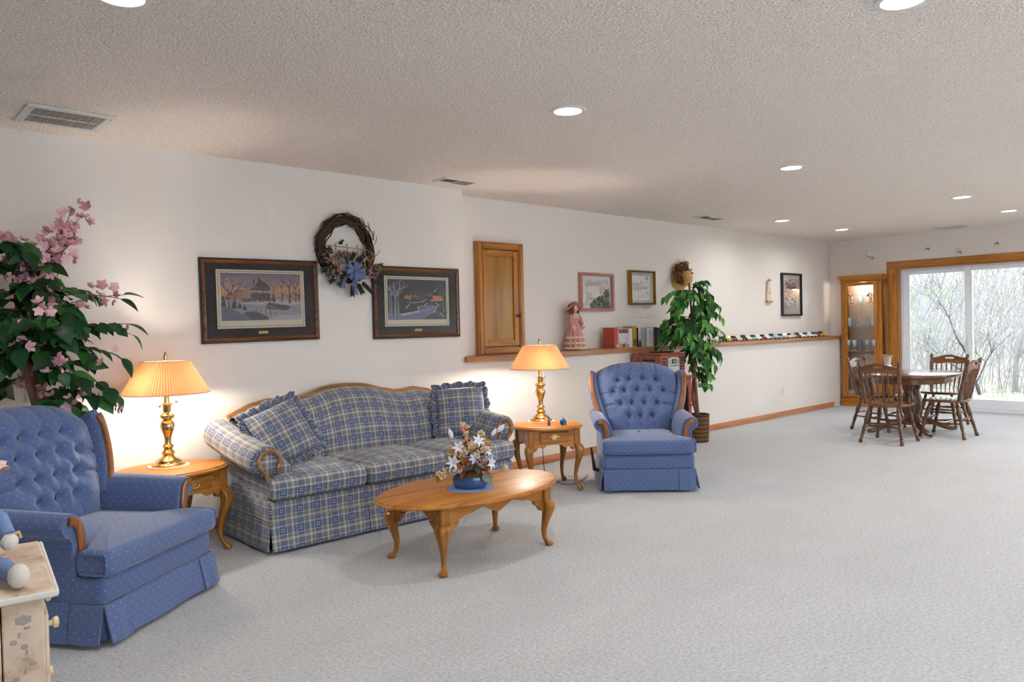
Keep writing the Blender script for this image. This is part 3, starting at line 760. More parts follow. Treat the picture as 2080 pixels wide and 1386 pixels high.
# ------------------------------------------------------------------ sofa
def sofa():
    t = thing('sofa', 'blue plaid camelback sofa with carved oak trim against the wall', 'sofa', (2.82, 4.115, 0))
    L = .945
    MB().pad(rrect(-L, L, 0, .72, .035), .178, .306, .03, rb=.01).build('front_rail', PLAID, t)
    # skirt
    def panel(p, q, off, fl=.02):
        n_ = Vector((q[1]-p[1], -(q[0]-p[0]))).normalized(); P = []
        for i in range(6):
            k = i/5; row = []
            for j in range(13):
                s_ = j/12; x = p[0]+(q[0]-p[0])*s_; y = p[1]+(q[1]-p[1])*s_; o_ = off+fl*k+.003*math.sin(s_*11)*k
                row.append((x+n_.x*o_, y+n_.y*o_, .176-.156*k))
            P.append(row)
        MB().rings([r_+[(v[0]-n_.x*.008, v[1]-n_.y*.008, v[2]) for v in reversed(r_)] for r_ in P]).build('skirt_panel', PLAID, t)
    panel((-L, 0), (-.302, 0), .004); panel((-.298, 0), (.298, 0), .004); panel((.302, 0), (L, 0), .004)
    panel((-L, .74), (-L, .005), .004); panel((L, .005), (L, .74), .004)
    MB().tube([(-L-.004, .70, .178), (-L-.004, -.004, .178), (L+.004, -.004, .178), (L+.004, .70, .178)], .006, 6).build('welt', PLAID, t)
    MB().box(-L+.05, L-.05, .05, .72, 0, .18).build('base', DARKGAP, t)
    # seat cushions
    yf, yb_ = -.03, .56
    o1 = densify([(-L, yf+.02), (-L+.025, yf), (-.335, yf), (-.312, yf+.02), (-.312, yb_), (-.775, yb_), (-.775, .085), (-L+.02, .08), (-L, .06)], .035)
    o2 = densify([(-.306, yf+.02), (-.286, yf), (.286, yf), (.306, yf+.02), (.306, yb_), (-.306, yb_)], .035)
    for o_ in (o1, o2, [(-p[0], p[1]) for p in o1][::-1]):
        c = MB().pad(o_, .307, .437, .045, crown=.03, rb=.035).build('seat_cushion', PLAID, t)
        n = len(o_); fr = [(p[0], p[1]-.002, .372) for p in o_ if p[1] < yf+.03]
        fr.sort(); MB().tube(fr, .0055, 6).build('piping', PLAID, c)
    # camel back
    cx = ([0, .10, .18, .30, .42, .50, .59, .72, .83, .90], [.893, .888, .878, .842, .818, .820, .830, .806, .765, .735])
    def crest(x): return interp(abs(x), *cx)
    NU, NV = 60, 24; P = []; Pb = []
    def yb2(z): return .55+(z-.40)*.30
    for i in range(NV+1):
        v = i/NV; row = []; rb = []
        for j in range(NU+1):
            u = -1+2*j/NU; x = u*.86; zt = crest(x)-.022; z = .40+v*(zt-.40)
            bul = .055*(1-abs(u)**4)*math.sin(PI*min(1, .15+v*.75)); roll = .06*max(0, (v-.82)/.18)**2
            y = yb2(z)-bul+roll-.10*abs(u)**6
            row.append((x, y, z)); rb.append((x, max(yb2(z)+.09, .74)+.02, z))
        P.append(row); Pb.append(rb)
    m = MB(); m.grid(P); bk = m.build('backrest', PLAID, t, smooth=70)
    m = MB(); m.grid(Pb, flip=True); m.rings([P[NV], Pb[NV]], False, False, closed=False); m.build('back_shell', PLAID, t, smooth=50)
    path = [(x, yb2(crest(x))+.085, crest(x)-.012) for x in np.linspace(-.875, .875, 70)]
    MB().sweep(path, [(-.020, -.016), (-.012, .012), (0, .016), (.014, .012), (.020, -.016)], (0, 1, 0)).build('crest_rail', SOFAW, t)
    # rolled arms, rising towards the back
    for s_ in (-1, 1):
        rs = []
        for (y, e) in ((.062, 0), (.068, .7), (.085, 1), (.25, 1), (.42, 1), (.58, 1), (.70, 1), (.74, .9)):
            k = max(0, (y-.085)/.655); cz = .525+.105*k**1.3; r_ = (.092+.004*k)*(.88+.12*e); cx0 = .925+.01*k
            ring = [(.782, .30), (.782, .42), (.786, cz-.03)]
            for q in range(15):
                a = math.radians(165-q*(330/14)*.86); ring.append((cx0+r_*math.cos(a)*1.06, cz+r_*math.sin(a)))
            ring += [(.925, cz-.105), (.945-.012*(1-k), .34), (.942, .18), (.80, .18)]
            rs.append([(s_*p[0], y, p[1]) for p in ring])
        if s_ < 0: rs = [r_[::-1] for r_ in rs]
        arm = MB().rings([r_[::-1] for r_ in rs], uv=True).build('arm', PLAID, t, smooth=55)
        # keyhole wood trim on the arm front
        cz = .525
        kp = [(.835, .31), (.84, .39), (.858, .44)]
        for q in range(13):
            a = math.radians(215-q*250/12); kp.append((.915+.066*math.cos(a), cz+.064*math.sin(a)))
        kp += [(.935, .44), (.925, .39), (.922, .31)]
        path = smooth_curve([(s_*p[0], .056, p[1]) for p in kp], 70)
        MB().sweep(path, [(-.010, -.009), (.006, -.011), (.010, 0), (.006, .011), (-.010, .009)], (0, -1, 0)).build('arm_trim', SOFAW, arm)
    return t
sofa()

def pillow(label, loc, rot, size=.37):
    """square plaid cushion with a gathered ruffle"""
    t = bpy.data.objects.new('throw_pillow', None); COL.objects.link(t); t.location = loc; t.rotation_euler = rot; tag(t, label, 'cushion', 'ruffled plaid pillows')
    h = size/2; n = 26; rr = random.Random(label); F = []; B = []
    for i in range(n+1):
        rf = []; rb = []
        for j in range(n+1):
            u, v = -1+2*j/n, -1+2*i/n
            th = .072*((1-abs(u)**2.6)*(1-abs(v)**2.6))**.55+.004
            pinch = 1-.05*(1-abs(u)**2)*abs(v)**3; pinch2 = 1-.05*(1-abs(v)**2)*abs(u)**3
            x, z = u*h*pinch2, v*h*pinch; wr = .004*math.sin(u*7+v*4)+.003*math.sin(v*11-u*3)
            rf.append((x, -th-wr*(1-u*u)*(1-v*v), z)); rb.append((x, th, z))
        F.append(rf); B.append(rb)
    m = MB(); m.grid(F); m.grid(B, flip=True); m.build('cover', PLAID, t, smooth=80)
    # ruffle
    N = 240; inner = []; outer = []; mid_ = []
    for k in range(N):
        s_ = k/N*4; side = int(s_); f = s_-side; c = -1+2*f
        p = [(c, -1), (1, c), (-c, 1), (-1, -c)][side]
        x, z = p[0]*h*.98, p[1]*h*.98; l = math.hypot(p[0], p[1]); nx, nz = p[0]/l, p[1]/l
        wv = math.sin(k*2*PI/6.0+math.sin(k*.31)*1.4); w = .045+.008*math.sin(k*.47)
        inner.append((x, 0, z)); mid_.append((x+nx*w*.55, .007*wv, z+nz*w*.55)); outer.append((x+nx*w, .016*wv, z+nz*w))
    rows = [inner+[inner[0]], mid_+[mid_[0]], outer+[outer[0]]]
    o = MB().grid(rows).build('ruffle', PLAID, t, smooth=70)
    md = o.modifiers.new('thickness', 'SOLIDIFY'); md.thickness = .002
    return t
pillow('ruffled plaid throw pillow propped in the sofa corner nearest the silk tree', (2.13, 4.47, .645), (math.radians(-28), math.radians(-18), math.radians(4)), .37)
pillow('ruffled plaid throw pillow standing in the sofa corner behind the flower arrangement', (3.61, 4.53, .640), (math.radians(-16), math.radians(-2), math.radians(-33)), .37)
# ------------------------------------------------------------------ cabriole legs and tables
def cabriole(h, post, d, top=0., name='leg', knee=.034, flip=1):
    """cabriole leg for a post centred at (0,0), curving out along diagonal d; h = floor to apron bottom, top = apron top"""
    d = Vector((d[0], d[1], 0)).normalized(); st = []
    tb = [(1.0, .0, post), (.985, .006, post*1.12), (.93, .016, post*1.28), (.84, .020, post*1.25), (.70, .014, post*1.0), (.52, .0, post*.74), (.34, -.010, post*.55), (.20, -.008, post*.46), (.13, .0, post*.50), (.09, .012, post*.70), (.05, .020, post*.86), (.02, .020, post*.80), (.0, .018, post*.62)]
    def sec(z, off, hs, rnd):
        r_ = []
        for k in range(16):
            a = 2*PI*(k+.5)/16; c_, s_ = math.cos(a), math.sin(a); e = rnd
            x = hs*math.copysign(abs(c_)**e, c_); y = hs*math.copysign(abs(s_)**e, s_)
            r_.append((x+d.x*off, y+d.y*off, z))
        return r_
    rs = [sec(top, 0, post, .35), sec(h+.001, 0, post, .35)]
    for (k, off, hs) in tb: rs.append(sec(h*k, off*h/.27, hs, .35+.55*min(1, (1-k)*2.2)))
    return MB().rings(rs[::-1])
def apron_poly(w, z1, z0, dip, n=40, style=0):
    """scalloped apron silhouette, width w, from z1 (top) down; z0 = shallowest bottom, dip = deepest"""
    p = [(-w/2, z1), (w/2, z1)]
    for k in range(n+1):
        x = w/2-w*k/n; s_ = abs(x)/(w/2)
        if style == 0: z = interp(s_, [0, .06, .12, .30, .46, .54, .62, .80, 1], [dip+.006, dip+.010, dip+.022, z0-.0, z0-.008, z0-.022, z0-.016, dip+.01, dip-.01])
        else: z = interp(s_, [0, .35, .55, .75, 1], [z0, z0-.003, z0-.025, dip+.01, dip])
        p.append((x, z))
    return p
def oval(cx, cy_, a, b_, n=56, e=1.0):
    return [(cx+a*math.copysign(abs(math.cos(2*PI*k/n))**e, math.cos(2*PI*k/n)), cy_+b_*math.copysign(abs(math.sin(2*PI*k/n))**e, math.sin(2*PI*k/n))) for k in range(n)]
def moulded_top(a, b_, z0, z1, e=1.0):
    m = MB(); rs = []
    for (k, z) in ((-.020, z0), (-.006, z0+.001), (-.001, z0+.006), (0, z0+.011), (-.004, z0+.015), (-.010, z0+.016), (-.013, z1-.002), (-.019, z1)):
        rs.append([(p[0]*(a+k)/a, p[1]*(b_+k)/b_, z) for p in oval(0, 0, a, b_, 64, e)])
    return m.rings(rs)

t = thing('coffee_table', 'oval oak coffee table with cabriole legs in front of the sofa', 'table', (2.715, 3.335, 0))
CT = .377
moulded_top(.597, .365, CT-.025, CT).build('tabletop', TABLE, t)
lx, ly = .372, .222
for sx in (-1, 1):
    for sy in (-1, 1):
        lg = cabriole(.268, .029, (sx, sy), CT-.026).build('leg', TABLE_Z, t, loc=(sx*lx, sy*ly, 0))
        for (ax, ay) in ((-sx, 0), (0, -sy)):       # knee brackets
            poly = [(0, .268), (.070, .268), (.062, .252), (.040, .240), (.020, .212), (0, .205)]
            m = MB()
            if ax: m.prism([(ax*(.027+p[0]), p[1]) for p in poly], -.016 if sy < 0 else -.012, .012 if sy < 0 else .016, 'y')
            else: m.prism([(ay*(.027+p[0]), p[1]) for p in poly], -.016 if sx < 0 else -.012, .012 if sx < 0 else .016, 'x')
            m.build('knee_bracket', TABLE_Z, lg, smooth=30)
for sy in (-1, 1): MB().prism(apron_poly(2*lx-.056, CT-.026, .312, .262), sy*ly-.012, sy*ly+.012, 'y').build('apron', TABLE, t, smooth=20)
for sx in (-1, 1): MB().prism(apron_poly(2*ly-.056, CT-.026, .312, .262, style=1), sx*lx-.012, sx*lx+.012, 'x').build('apron', TABLE, t, smooth=20)

def bail_pull(t, loc):
    """brass drawer pull with a bat-wing plate, facing -y"""
    pl = MB().prism([(-.040, .0), (-.034, .010), (-.022, .008), (-.014, .018), (0, .022), (.014, .018), (.022, .008), (.034, .010), (.040, 0), (.030, -.010), (.016, -.008), (.008, -.017), (0, -.019), (-.008, -.017), (-.016, -.008), (-.030, -.010)], -.003, 0, 'y').build('pull_plate', BRASS, t, loc=loc)
    MB().tube(smooth_curve([(-.026, -.004, .002), (-.027, -.014, -.006), (-.018, -.016, -.017), (0, -.016, -.020), (.018, -.016, -.017), (.027, -.014, -.006), (.026, -.004, .002)], 24), .0028, 6).build('bail', BRASS, pl)
def end_table(label, loc, rz, a, b_, lx, ly, H=.50):
    t = thing('end_table', label, 'table', loc, rz, 'oak end tables')
    moulded_top(a, b_, H-.024, H, .92).build('tabletop', TABLE, t)
    zb = H-.135
    for sx in (-1, 1):
        for sy in (-1, 1):
            lg = cabriole(zb, .026, (sx, sy), H-.025).build('leg', TABLE_Z, t, loc=(sx*lx, sy*ly, 0))
            if sy < 0:
                poly = [(0, zb+.012), (.062, zb+.012), (.055, zb-.004), (.034, zb-.016), (.018, zb-.046), (0, zb-.052)]
                MB().prism([(-sx*(.025+p[0]), p[1]) for p in poly], -.014, .012, 'y').build('knee_bracket', TABLE_Z, lg, smooth=30)
    w = 2*lx-.05
    fr = MB().prism(apron_poly(w, H-.025, zb-.004, zb-.03, style=1), -ly-.020, -ly+.006, 'y').build('apron', TABLE, t, smooth=20)
    MB().prism(apron_poly(w, H-.025, zb+.0, zb-.02, style=1), ly-.006, ly+.016, 'y').build('apron', TABLE, t, smooth=20)
    for sx in (-1, 1): MB().prism(apron_poly(2*ly-.05, H-.025, zb+.0, zb-.02, style=1), sx*lx-.010, sx*lx+.018, 'x').build('apron', TABLE, t, smooth=20)
    dr = MB().box(-w*.36, w*.36, -ly-.032, -ly-.0205, H-.118, H-.040, c=.006).build('drawer', TABLE, t, smooth=30)
    bail_pull(dr, (0, -ly-.0325, H-.078))
    return t
end_table('oval oak end table beside the sideways recliner', (1.50, 4.595, 0), math.radians(12), .315, .265, .20, .185, .503)
end_table('oval oak end table between sofa and front-facing recliner, with blue glass bottles', (4.225, 4.225, 0), math.radians(-28), .285, .262, .185, .18, .503)

# ------------------------------------------------------------------ brass table lamps with pleated shades
def shade_mat():
    t = NT('pleated_shade'); v = t.coord('Object')
    d = t.n('BsdfDiffuse'); tr = t.n('BsdfTranslucent'); mx = t.n('MixShader')
    f = t.noise(v, 30, 2); c = t.mix(f, lin('#d6ac86'), lin('#e2bc98'))
    t.link(c, d.inputs[0]); c2 = t.mix(f, lin('#ecae6c'), lin('#f2ba7c')); t.link(c2, tr.inputs[0]); mx.inputs[0].default_value = .105
    t.link(d.outputs[0], mx.inputs[1]); t.link(tr.outputs[0], mx.inputs[2]); t.link(mx.outputs[0], t.out.inputs[0]); return t.m
SHADE = shade_mat(); SHADET = mat('shade_edging', '#c9a27c', .8, var=.1); LACE = mat('lace', '#e7dccb', .9, var=.1, scale=80, bump=.4, bscale=300)
BULB = NT('bulb_glass'); BULB.set(col=(1, .9, .7), emit=(1, .80, .52), emits=6); BULB.link(BULB.noise(BULB.coord('Object'), 4, 1), BULB.b.inputs['Roughness']); BULB = BULB.m
def table_lamp(label, loc, rz=0):
    t = thing('table_lamp', label, 'lamp', loc, rz, 'brass table lamps')
    MB().lathe([(.094, 0), (.094, .010), (.088, .016), (.075, .019), (.070, .030), (.052, .044), (.036, .052), (.030, .062), (.036, .070), (.038, .078), (.030, .088), (.022, .098), (.030, .106), (.034, .114), (.026, .124)], 28).build('base', BRASS, t)
    MB().lathe([(.020, .120), (.018, .145), (.022, .175), (.034, .205), (.041, .228), (.040, .246), (.030, .262), (.022, .270), (.034, .276), (.042, .288), (.042, .296), (.032, .306), (.020, .314), (.024, .322), (.024, .350), (.028, .356), (.040, .360), (.040, .364), (.016, .368), (.014, .42), (.0165, .44), (.0165, .50), (.010, .51)], 24).build('column', BRASS, t)
    # pleated shade
    N = 176; zb, zt, rb, rt = .425, .612, .238, .130; rs = []
    for (z, k) in ((zb, 0), (zb+.006, .03), (zb+.05, .27), (zb+.1, .53), (zb+.15, .8), (zt, 1)):
        r_ = rb+(rt-rb)*k; am = (.0055+.001*(1-k)) if True else 0
        rs.append([((r_+am*(1 if q % 2 else -1))*math.cos(2*PI*q/N), (r_+am*(1 if q % 2 else -1))*math.sin(2*PI*q/N), z) for q in range(N)])
    sh = MB().rings(rs, False, False).build('shade', SHADE, t, smooth=0)
    for (r_, z) in ((rb, zb), (rt, zt)):
        MB().tube([((r_+.003*math.sin(q*PI*88/120))*math.cos(2*PI*q/240), (r_+.003*math.sin(q*PI*88/120))*math.sin(2*PI*q/240), z) for q in range(240)], .0030, 5, closed=True).build('shade_edging', SHADET, sh)
    for a in (0, 2*PI/3, 4*PI/3): MB().tube([(.010*math.cos(a), .010*math.sin(a), zt-.006), (rt*math.cos(a), rt*math.sin(a), zt-.003)], .002, 5).build('spider_arm', BRASS, sh)
    MB().lathe([(.009, .600), (.006, .612), (.012, .620), (.009, .630), (.013, .640), (.009, .652), (.003, .668), (.001, .672)], 14).build('finial', BRASS, t)
    MB().tube([(0, 0, .50), (0, 0, .605)], .004, 6).build('harp', BRASS, t)
    for (dx, dz) in ((-.055, .355), (.055, .372)):
        ch = MB().tube([(dx*.3, 0, .445), (dx*.9, -.01, .44), (dx, -.012, .43), (dx, -.012, dz+.01)], .0014, 4).build('pull_chain', BRASS, t)
        MB().ball((dx, -.012, dz), .0095, 10, 7).build('pull_ball', BRASS, ch)
    for s_ in (-1, 1): MB().ball((s_*.045, 0, .462), .026, 12, 8, (1, 1, 1.15)).build('bulb', BULB, t)
    for s_ in (-1, 1):
        l = light('bulb_light', 'POINT', (s_*.075, 0, .452), LAMP_P/2, (1, .90, .76), shadow_soft_size=.03); l.parent = t
    return t
def doily(label, loc, r, mt, name='doily', wave=.006, n=14):
    m = MB(); N = 84; rows = []
    for (k, z) in ((.02, .0025), (.5, .0025), (.85, .0025), (1.0, .003)):
        rows.append([((r*k+(wave*abs(math.sin(q*n*PI/N)) if k > .8 else 0))*math.cos(2*PI*q/N), (r*k+(wave*abs(math.sin(q*n*PI/N)) if k > .8 else 0))*math.sin(2*PI*q/N), z) for q in range(N)])
    bot = [[(p[0], p[1], .0003) for p in r_] for r_ in reversed(rows)]
    return tag(m.rings(rows+bot, True, True).build(name, mt, loc=loc), label, 'doily')
doily('cream lace doily under the lamp on the end table beside the sideways recliner', (1.505, 4.66, .5035), .112, LACE)
table_lamp('lit brass lamp with pleated shade beside the sideways recliner', (1.505, 4.66, .507), .3)
doily('cream lace doily under the lamp on the end table with blue bottles', (4.315, 4.375, .5035), .105, LACE)
table_lamp('lit brass lamp with pleated shade on the end table with blue bottles', (4.315, 4.375, .507), 1.1)
for path, lab in (([(4.40, 4.44, .49), (4.42, 4.47, .30), (4.44, 4.46, .012), (4.43, 4.33, .004), (4.38, 4.2, .004), (4.45, 4.13, .004), (4.62, 4.2, .004), (4.78, 4.3, .004)], 'thin dark lamp cord trailing over the carpet below the blue-bottle end table'),
                  ([(1.55, 4.82, .49), (1.56, 4.86, .2), (1.57, 4.84, .01), (1.62, 4.76, .004), (1.5, 4.68, .004), (1.35, 4.72, .004)], 'thin dark lamp cord on the carpet below the end table beside the sideways recliner')):
    tag(MB().tube(smooth_curve(path, 48), .0032, 6).build('lamp_cord', mat('cord_brown', '#5b5148', .6)), lab, 'cord', 'lamp cords')
# little blue glass bottles
BGL = NT('cobalt_glass'); BGL.set(col=mat and lin('#0f63c8'), rough=.05, trans=.55, ior=1.45, coat=.5); BGL.link(BGL.mix(BGL.noise(BGL.coord('Object'), 40, 1), lin('#0a4fb0'), lin('#1f86e0')), BGL.b.inputs['Base Color']); BGL = BGL.m
o = thing('glass_bottle', 'round cobalt blue glass bottle with a clear stopper on the end table', 'bottle', (4.262, 4.075, .5035))
MB().lathe([(.012, 0), (.022, .004), (.0275, .018), (.026, .032), (.016, .042), (.008, .046), (.008, .050)], 18).build('body', BGL, o)
MB().lathe([(.005, .050), (.008, .055), (.005, .066), (.002, .076)], 10).build('stopper', CRYSTAL, o)
o = thing('glass_figurine', 'tiny blue glass figurine standing in front of the brass lamp base', 'figurine', (4.165, 4.135, .5035))
MB().lathe([(.010, 0), (.012, .006), (.007, .012), (.011, .020), (.009, .028), (.004, .030)], 12).build('body', BGL, o)
MB().ball((.002, 0, .036), .008, 8, 6).build('head', BGL, o); MB().ball((-.010, 0, .022), .005, 6, 5, (1, .6, 1.5)).build('wing', BGL, o)
# ------------------------------------------------------------------ painted prints: rasters kept as vertex colours on flat sheets
class Art:
    def __init__(s, w, h): s.w, s.h = w, h; s.a = np.zeros((h, w, 3)); s.yy, s.xx = np.mgrid[0:h, 0:w]; s.x = (s.xx+.5)/w; s.y = 1-(s.yy+.5)/h; s.rng = np.random.RandomState(5)
    def grad(s, stops):
        ys = [p for p, _ in stops]; 
        for c in range(3): s.a[..., c] = np.interp(s.y, ys, [k[c] for _, k in stops])
        return s
    def put(s, m, col, k=1.): s.a = np.where(m[..., None], s.a*(1-k)+np.array(col, float)*k, s.a)
    def poly(s, pts, col, k=1.):
        ins = np.zeros(s.x.shape, bool); n = len(pts)
        for i in range(n):
            x1, y1 = pts[i]; x2, y2 = pts[(i+1) % n]
            if y1 == y2: continue
            ins ^= ((y1 > s.y) != (y2 > s.y)) & (s.x < (x2-x1)*(s.y-y1)/(y2-y1)+x1)
        s.put(ins, col, k)
    def line(s, x1, y1, x2, y2, w, col, k=1., asp=None):
        asp = asp or s.w/s.h; dx, dy = (x2-x1)*asp, y2-y1; L = dx*dx+dy*dy+1e-12
        t = np.clip(((s.x-x1)*asp*dx+(s.y-y1)*dy)/L, 0, 1); d = np.hypot((s.x-x1)*asp-t*dx, s.y-y1-t*dy)
        s.put(d < w*(1-.6*t), col, k)
    def blob(s, x, y, rx, ry, col, k=1.): s.put(((s.x-x)/rx)**2+((s.y-y)/ry)**2 < 1, col, k)
    def speck(s, n, x0, x1, y0, y1, r, cols, k=.7):
        asp = s.w/s.h
        for _ in range(n):
            rr_ = r*s.rng.uniform(.5, 1.3); s.blob(s.rng.uniform(x0, x1), s.rng.uniform(y0, y1), rr_/asp, rr_, cols[s.rng.randint(len(cols))], k)
    def noise(s, amt): s.a = s.a*(1+s.rng.uniform(-amt, amt, s.a.shape[:2])[..., None]); return s
    def tree(s, x, y, h, w, col, depth=4, ang=PI/2, rs=None):
        x2 = x+math.cos(ang)*h*.6; y2 = y+math.sin(ang)*h; s.line(x, y, x2, y2, w, col)
        if depth > 0:
            for d in (-1, 1):
                k = s.rng.uniform(.45, .95); s.tree(x+(x2-x)*k, y+(y2-y)*k, h*s.rng.uniform(.45, .62), w*.55, col, depth-1, ang+d*s.rng.uniform(.3, .75))
ARTM = None
def art_mat():
    global ARTM
    if ARTM: return ARTM
    t = NT('printed_paper'); at = t.n('Attribute'); at.attribute_name = 'ink'
    f = t.noise(t.coord('Object'), 200, 1); t.set(col=t.mix(t.math('MULTIPLY', f, .06), at.outputs[0], (.5, .5, .5)), rough=.6); ARTM = t.m; return ARTM
def print_sheet(art, w, h, name, parent, loc=(0, 0, 0)):
    """flat printed sheet in the xz plane, facing -y"""
    nx, nz = art.w, art.h; me = bpy.data.meshes.new(name)
    X, Z = np.meshgrid(np.linspace(-w/2, w/2, nx+1), np.linspace(h/2, -h/2, nz+1)); n = (nx+1)*(nz+1)
    co = np.stack([X.ravel(), np.zeros(n), Z.ravel()], 1)
    i, j = np.meshgrid(np.arange(nz), np.arange(nx), indexing='ij'); a = (i*(nx+1)+j).ravel()
    F = np.stack([a, a+nx+1, a+nx+2, a+1], 1)
    me.vertices.add(n); me.vertices.foreach_set('co', co.ravel().astype(np.float32))
    me.loops.add(F.size); me.loops.foreach_set('vertex_index', F.ravel().astype(np.int32)); me.polygons.add(len(F))
    me.polygons.foreach_set('loop_start', np.arange(0, F.size, 4).astype(np.int32)); me.update(calc_edges=True)
    c = np.clip(art.a, 0, 255)/255; c = np.where(c <= .04045, c/12.92, ((c+.055)/1.055)**2.4)
    at = me.color_attributes.new('ink', 'FLOAT_COLOR', 'CORNER')
    rgba = np.concatenate([c.reshape(-1, 3), np.ones((nx*nz, 1))], 1); at.data.foreach_set('color', np.repeat(rgba, 4, 0).ravel().astype(np.float32))
    me.materials.append(art_mat()); o = bpy.data.objects.new(name, me); COL.objects.link(o); o.parent = parent; o.location = loc
    return o
def framed(label, cx, cz, w, h, Y, fw, depth, mats, name='framed_picture', roll=0, cat='picture'):
    """moulded frame of four mitred pieces; local origin at the picture centre on the wall"""
    t = bpy.data.objects.new(name, None); COL.objects.link(t); t.location = (cx, Y-.0005, cz); t.rotation_euler = (0, roll, 0); tag(t, label, cat)
    a, b_ = w/2, h/2
    prof = [(0, 0), (0, -depth*.75), (fw*.15, -depth*.9), (fw*.35, -depth*.82), (fw*.6, -depth), (fw*.85, -depth*.85), (fw, -depth*.6), (fw, -depth*.25)]
    for k, (p, q) in enumerate((((-a, -b_), (a, -b_)), ((a, -b_), (a, b_)), ((a, b_), (-a, b_)), ((-a, b_), (-a, -b_)))):
        n_ = ((q[1]-p[1]), -(q[0]-p[0])); l = math.hypot(*n_); inn = (-n_[0]/l, -n_[1]/l); d = ((q[0]-p[0])/l, (q[1]-p[1])/l)
        r0 = [(p[0]+inn[0]*i+d[0]*i, y, p[1]+inn[1]*i+d[1]*i) for i, y in prof]; r1 = [(q[0]+inn[0]*i-d[0]*i, y, q[1]+inn[1]*i-d[1]*i) for i, y in prof]
        m = MB(); npf = len(prof); f = [(i, (i+1) % npf, npf+(i+1) % npf, npf+i) for i in range(npf)]
        f += [tuple(range(npf-1, -1, -1)), tuple(range(npf, 2*npf))]
        m.add(r0+r1, f)
        for i in range(len(m.f)):
            if len(mats) > 1 and i in (0, 1, 2): m.mi[i] = 1
        m.build('frame_piece', list(mats), t, smooth=25)
    return t
MATB = mat('dark_mat_board', '#201a1e', .9, var=.1); CREAM = mat('cream_mat_board', '#cfc4ae', .85, var=.03); LINE = mat('mat_line', '#57483a', .8)
def print_in_frame(label, cx, cz, w, h, art, roll=0):
    t = framed(label, cx, cz, w, h, YW, .034, .028, (FRAMEW, FRAMEDK), roll=roll)
    a, b_ = w/2-.03, h/2-.03
    MB().box(-a, a, -.010, -.006, -b_, b_).build('mat_board', MATB, t)
    iw, ih = w*.745, h*.70; oz = .010
    MB().box(-iw/2, iw/2, -.0125, -.0105, oz-ih/2, oz+ih/2).build('inner_mat', CREAM, t)
    for (p, q, r_, s_) in ((-iw/2+.012, iw/2-.012, oz+ih/2-.014, oz+ih/2-.011), (-iw/2+.012, iw/2-.012, oz-ih/2+.011, oz-ih/2+.014), (-iw/2+.012, -iw/2+.015, oz-ih/2+.014, oz+ih/2-.014), (iw/2-.015, iw/2-.012, oz-ih/2+.014, oz+ih/2-.014)):
        MB().box(p, q, -.0130, -.0126, r_, s_).build('mat_line', LINE, t)
    print_sheet(art, iw-.055, ih-.075, 'print', t, (0, -.0135, oz+.014))
    MB().box(-.034, .034, -.0135, -.0105, -h/2+.054, -h/2+.072, c=.001).build('name_plate', mat('name_plate_brass', '#b6a260', .35, .5), t)
    MB().box(-a, a, -.0165, -.0155, -b_, b_).build('glazing', PICGLASS, t)
    return t
# winter homestead at dusk
A = Art(190, 104).grad([(0, (120, 110, 125)), (.35, (150, 140, 150)), (.52, (214, 150, 104)), (.66, (216, 164, 126)), (.82, (160, 132, 136)), (1, (112, 104, 128))])
for k in range(26): A.line(A.rng.uniform(0, 1), .75+A.rng.uniform(0, .25), A.rng.uniform(0, 1), .78+A.rng.uniform(0, .2), .012, (190, 158, 150), .25)
A.speck(90, 0, 1, .44, .56, .03, [(96, 66, 60), (130, 84, 66), (84, 76, 84)], .6); A.speck(60, .55, 1, .42, .55, .02, [(210, 190, 180), (150, 96, 76)], .7)
A.poly([(0, 0), (1, 0), (1, .44), (.7, .48), (.4, .42), (.2, .47), (0, .42)], (168, 160, 168)); A.poly([(.2, .36), (.75, .30), (1, .34), (1, .44), (.3, .42)], (204, 190, 188))
A.poly([(.28, .44), (.28, .70), (.34, .80), (.41, .72), (.60, .70), (.60, .44)], (112, 90, 86)); A.poly([(.27, .70), (.33, .82), (.44, .80), (.44, .69)], (140, 128, 142)); A.poly([(.40, .70), (.47, .88), (.55, .80), (.61, .70)], (82, 70, 78))
A.poly([(.28, .44), (.28, .69), (.36, .69), (.36, .44)], (176, 144, 122)); A.poly([(.34, .60), (.38, .64), (.62, .62), (.66, .58), (.62, .58)], (188, 178, 184))
for xx in (.385, .42, .47, .52, .57): A.poly([(xx, .46), (xx, .56), (xx+.018, .56), (xx+.018, .46)], (48, 38, 42)); A.poly([(xx, .64), (xx, .69), (xx+.014, .69), (xx+.014, .64)], (60, 48, 50))
A.poly([(.39, .78), (.39, .87), (.41, .87), (.41, .78)], (66, 50, 52)); A.poly([(.46, .84), (.46, .92), (.48, .92), (.48, .84)], (66, 50, 52)); A.poly([(.14, .46), (.14, .60), (.18, .64), (.26, .62), (.26, .46)], (190, 120, 90)); A.poly([(.17, .60), (.21, .67), (.28, .64), (.27, .59)], (130, 124, 140))
A.speck(120, .24, .66, .40, .47, .02, [(60, 66, 62), (82, 78, 80), (128, 124, 130)], .8); A.speck(160, .80, 1, .42, .62, .02, [(196, 120, 92), (90, 70, 72), (220, 190, 180)], .5)
for (x, y, h, w) in ((.09, .10, .95, .030), (.17, .26, .62, .014), (.64, .40, .52, .012), (.75, .40, .55, .012), (.85, .38, .60, .022), (.93, .40, .5, .012), (.51, .42, .55, .010), (.98, .38, .5, .01)): A.tree(x, y, h*.62, w, (84, 74, 82) if w > .02 else (62, 52, 56))
for k in range(9): A.blob(.085+.008*math.sin(k*2), .15+k*.09, .012, .022, (182, 176, 184), .7)
for (x, y, h) in ((.15, .26, .2), (.22, .26, .13), (.28, .22, .12), (.03, .3, .25)): A.poly([(x-.03, y), (x, y+h), (x+.03, y)], (44, 52, 50))
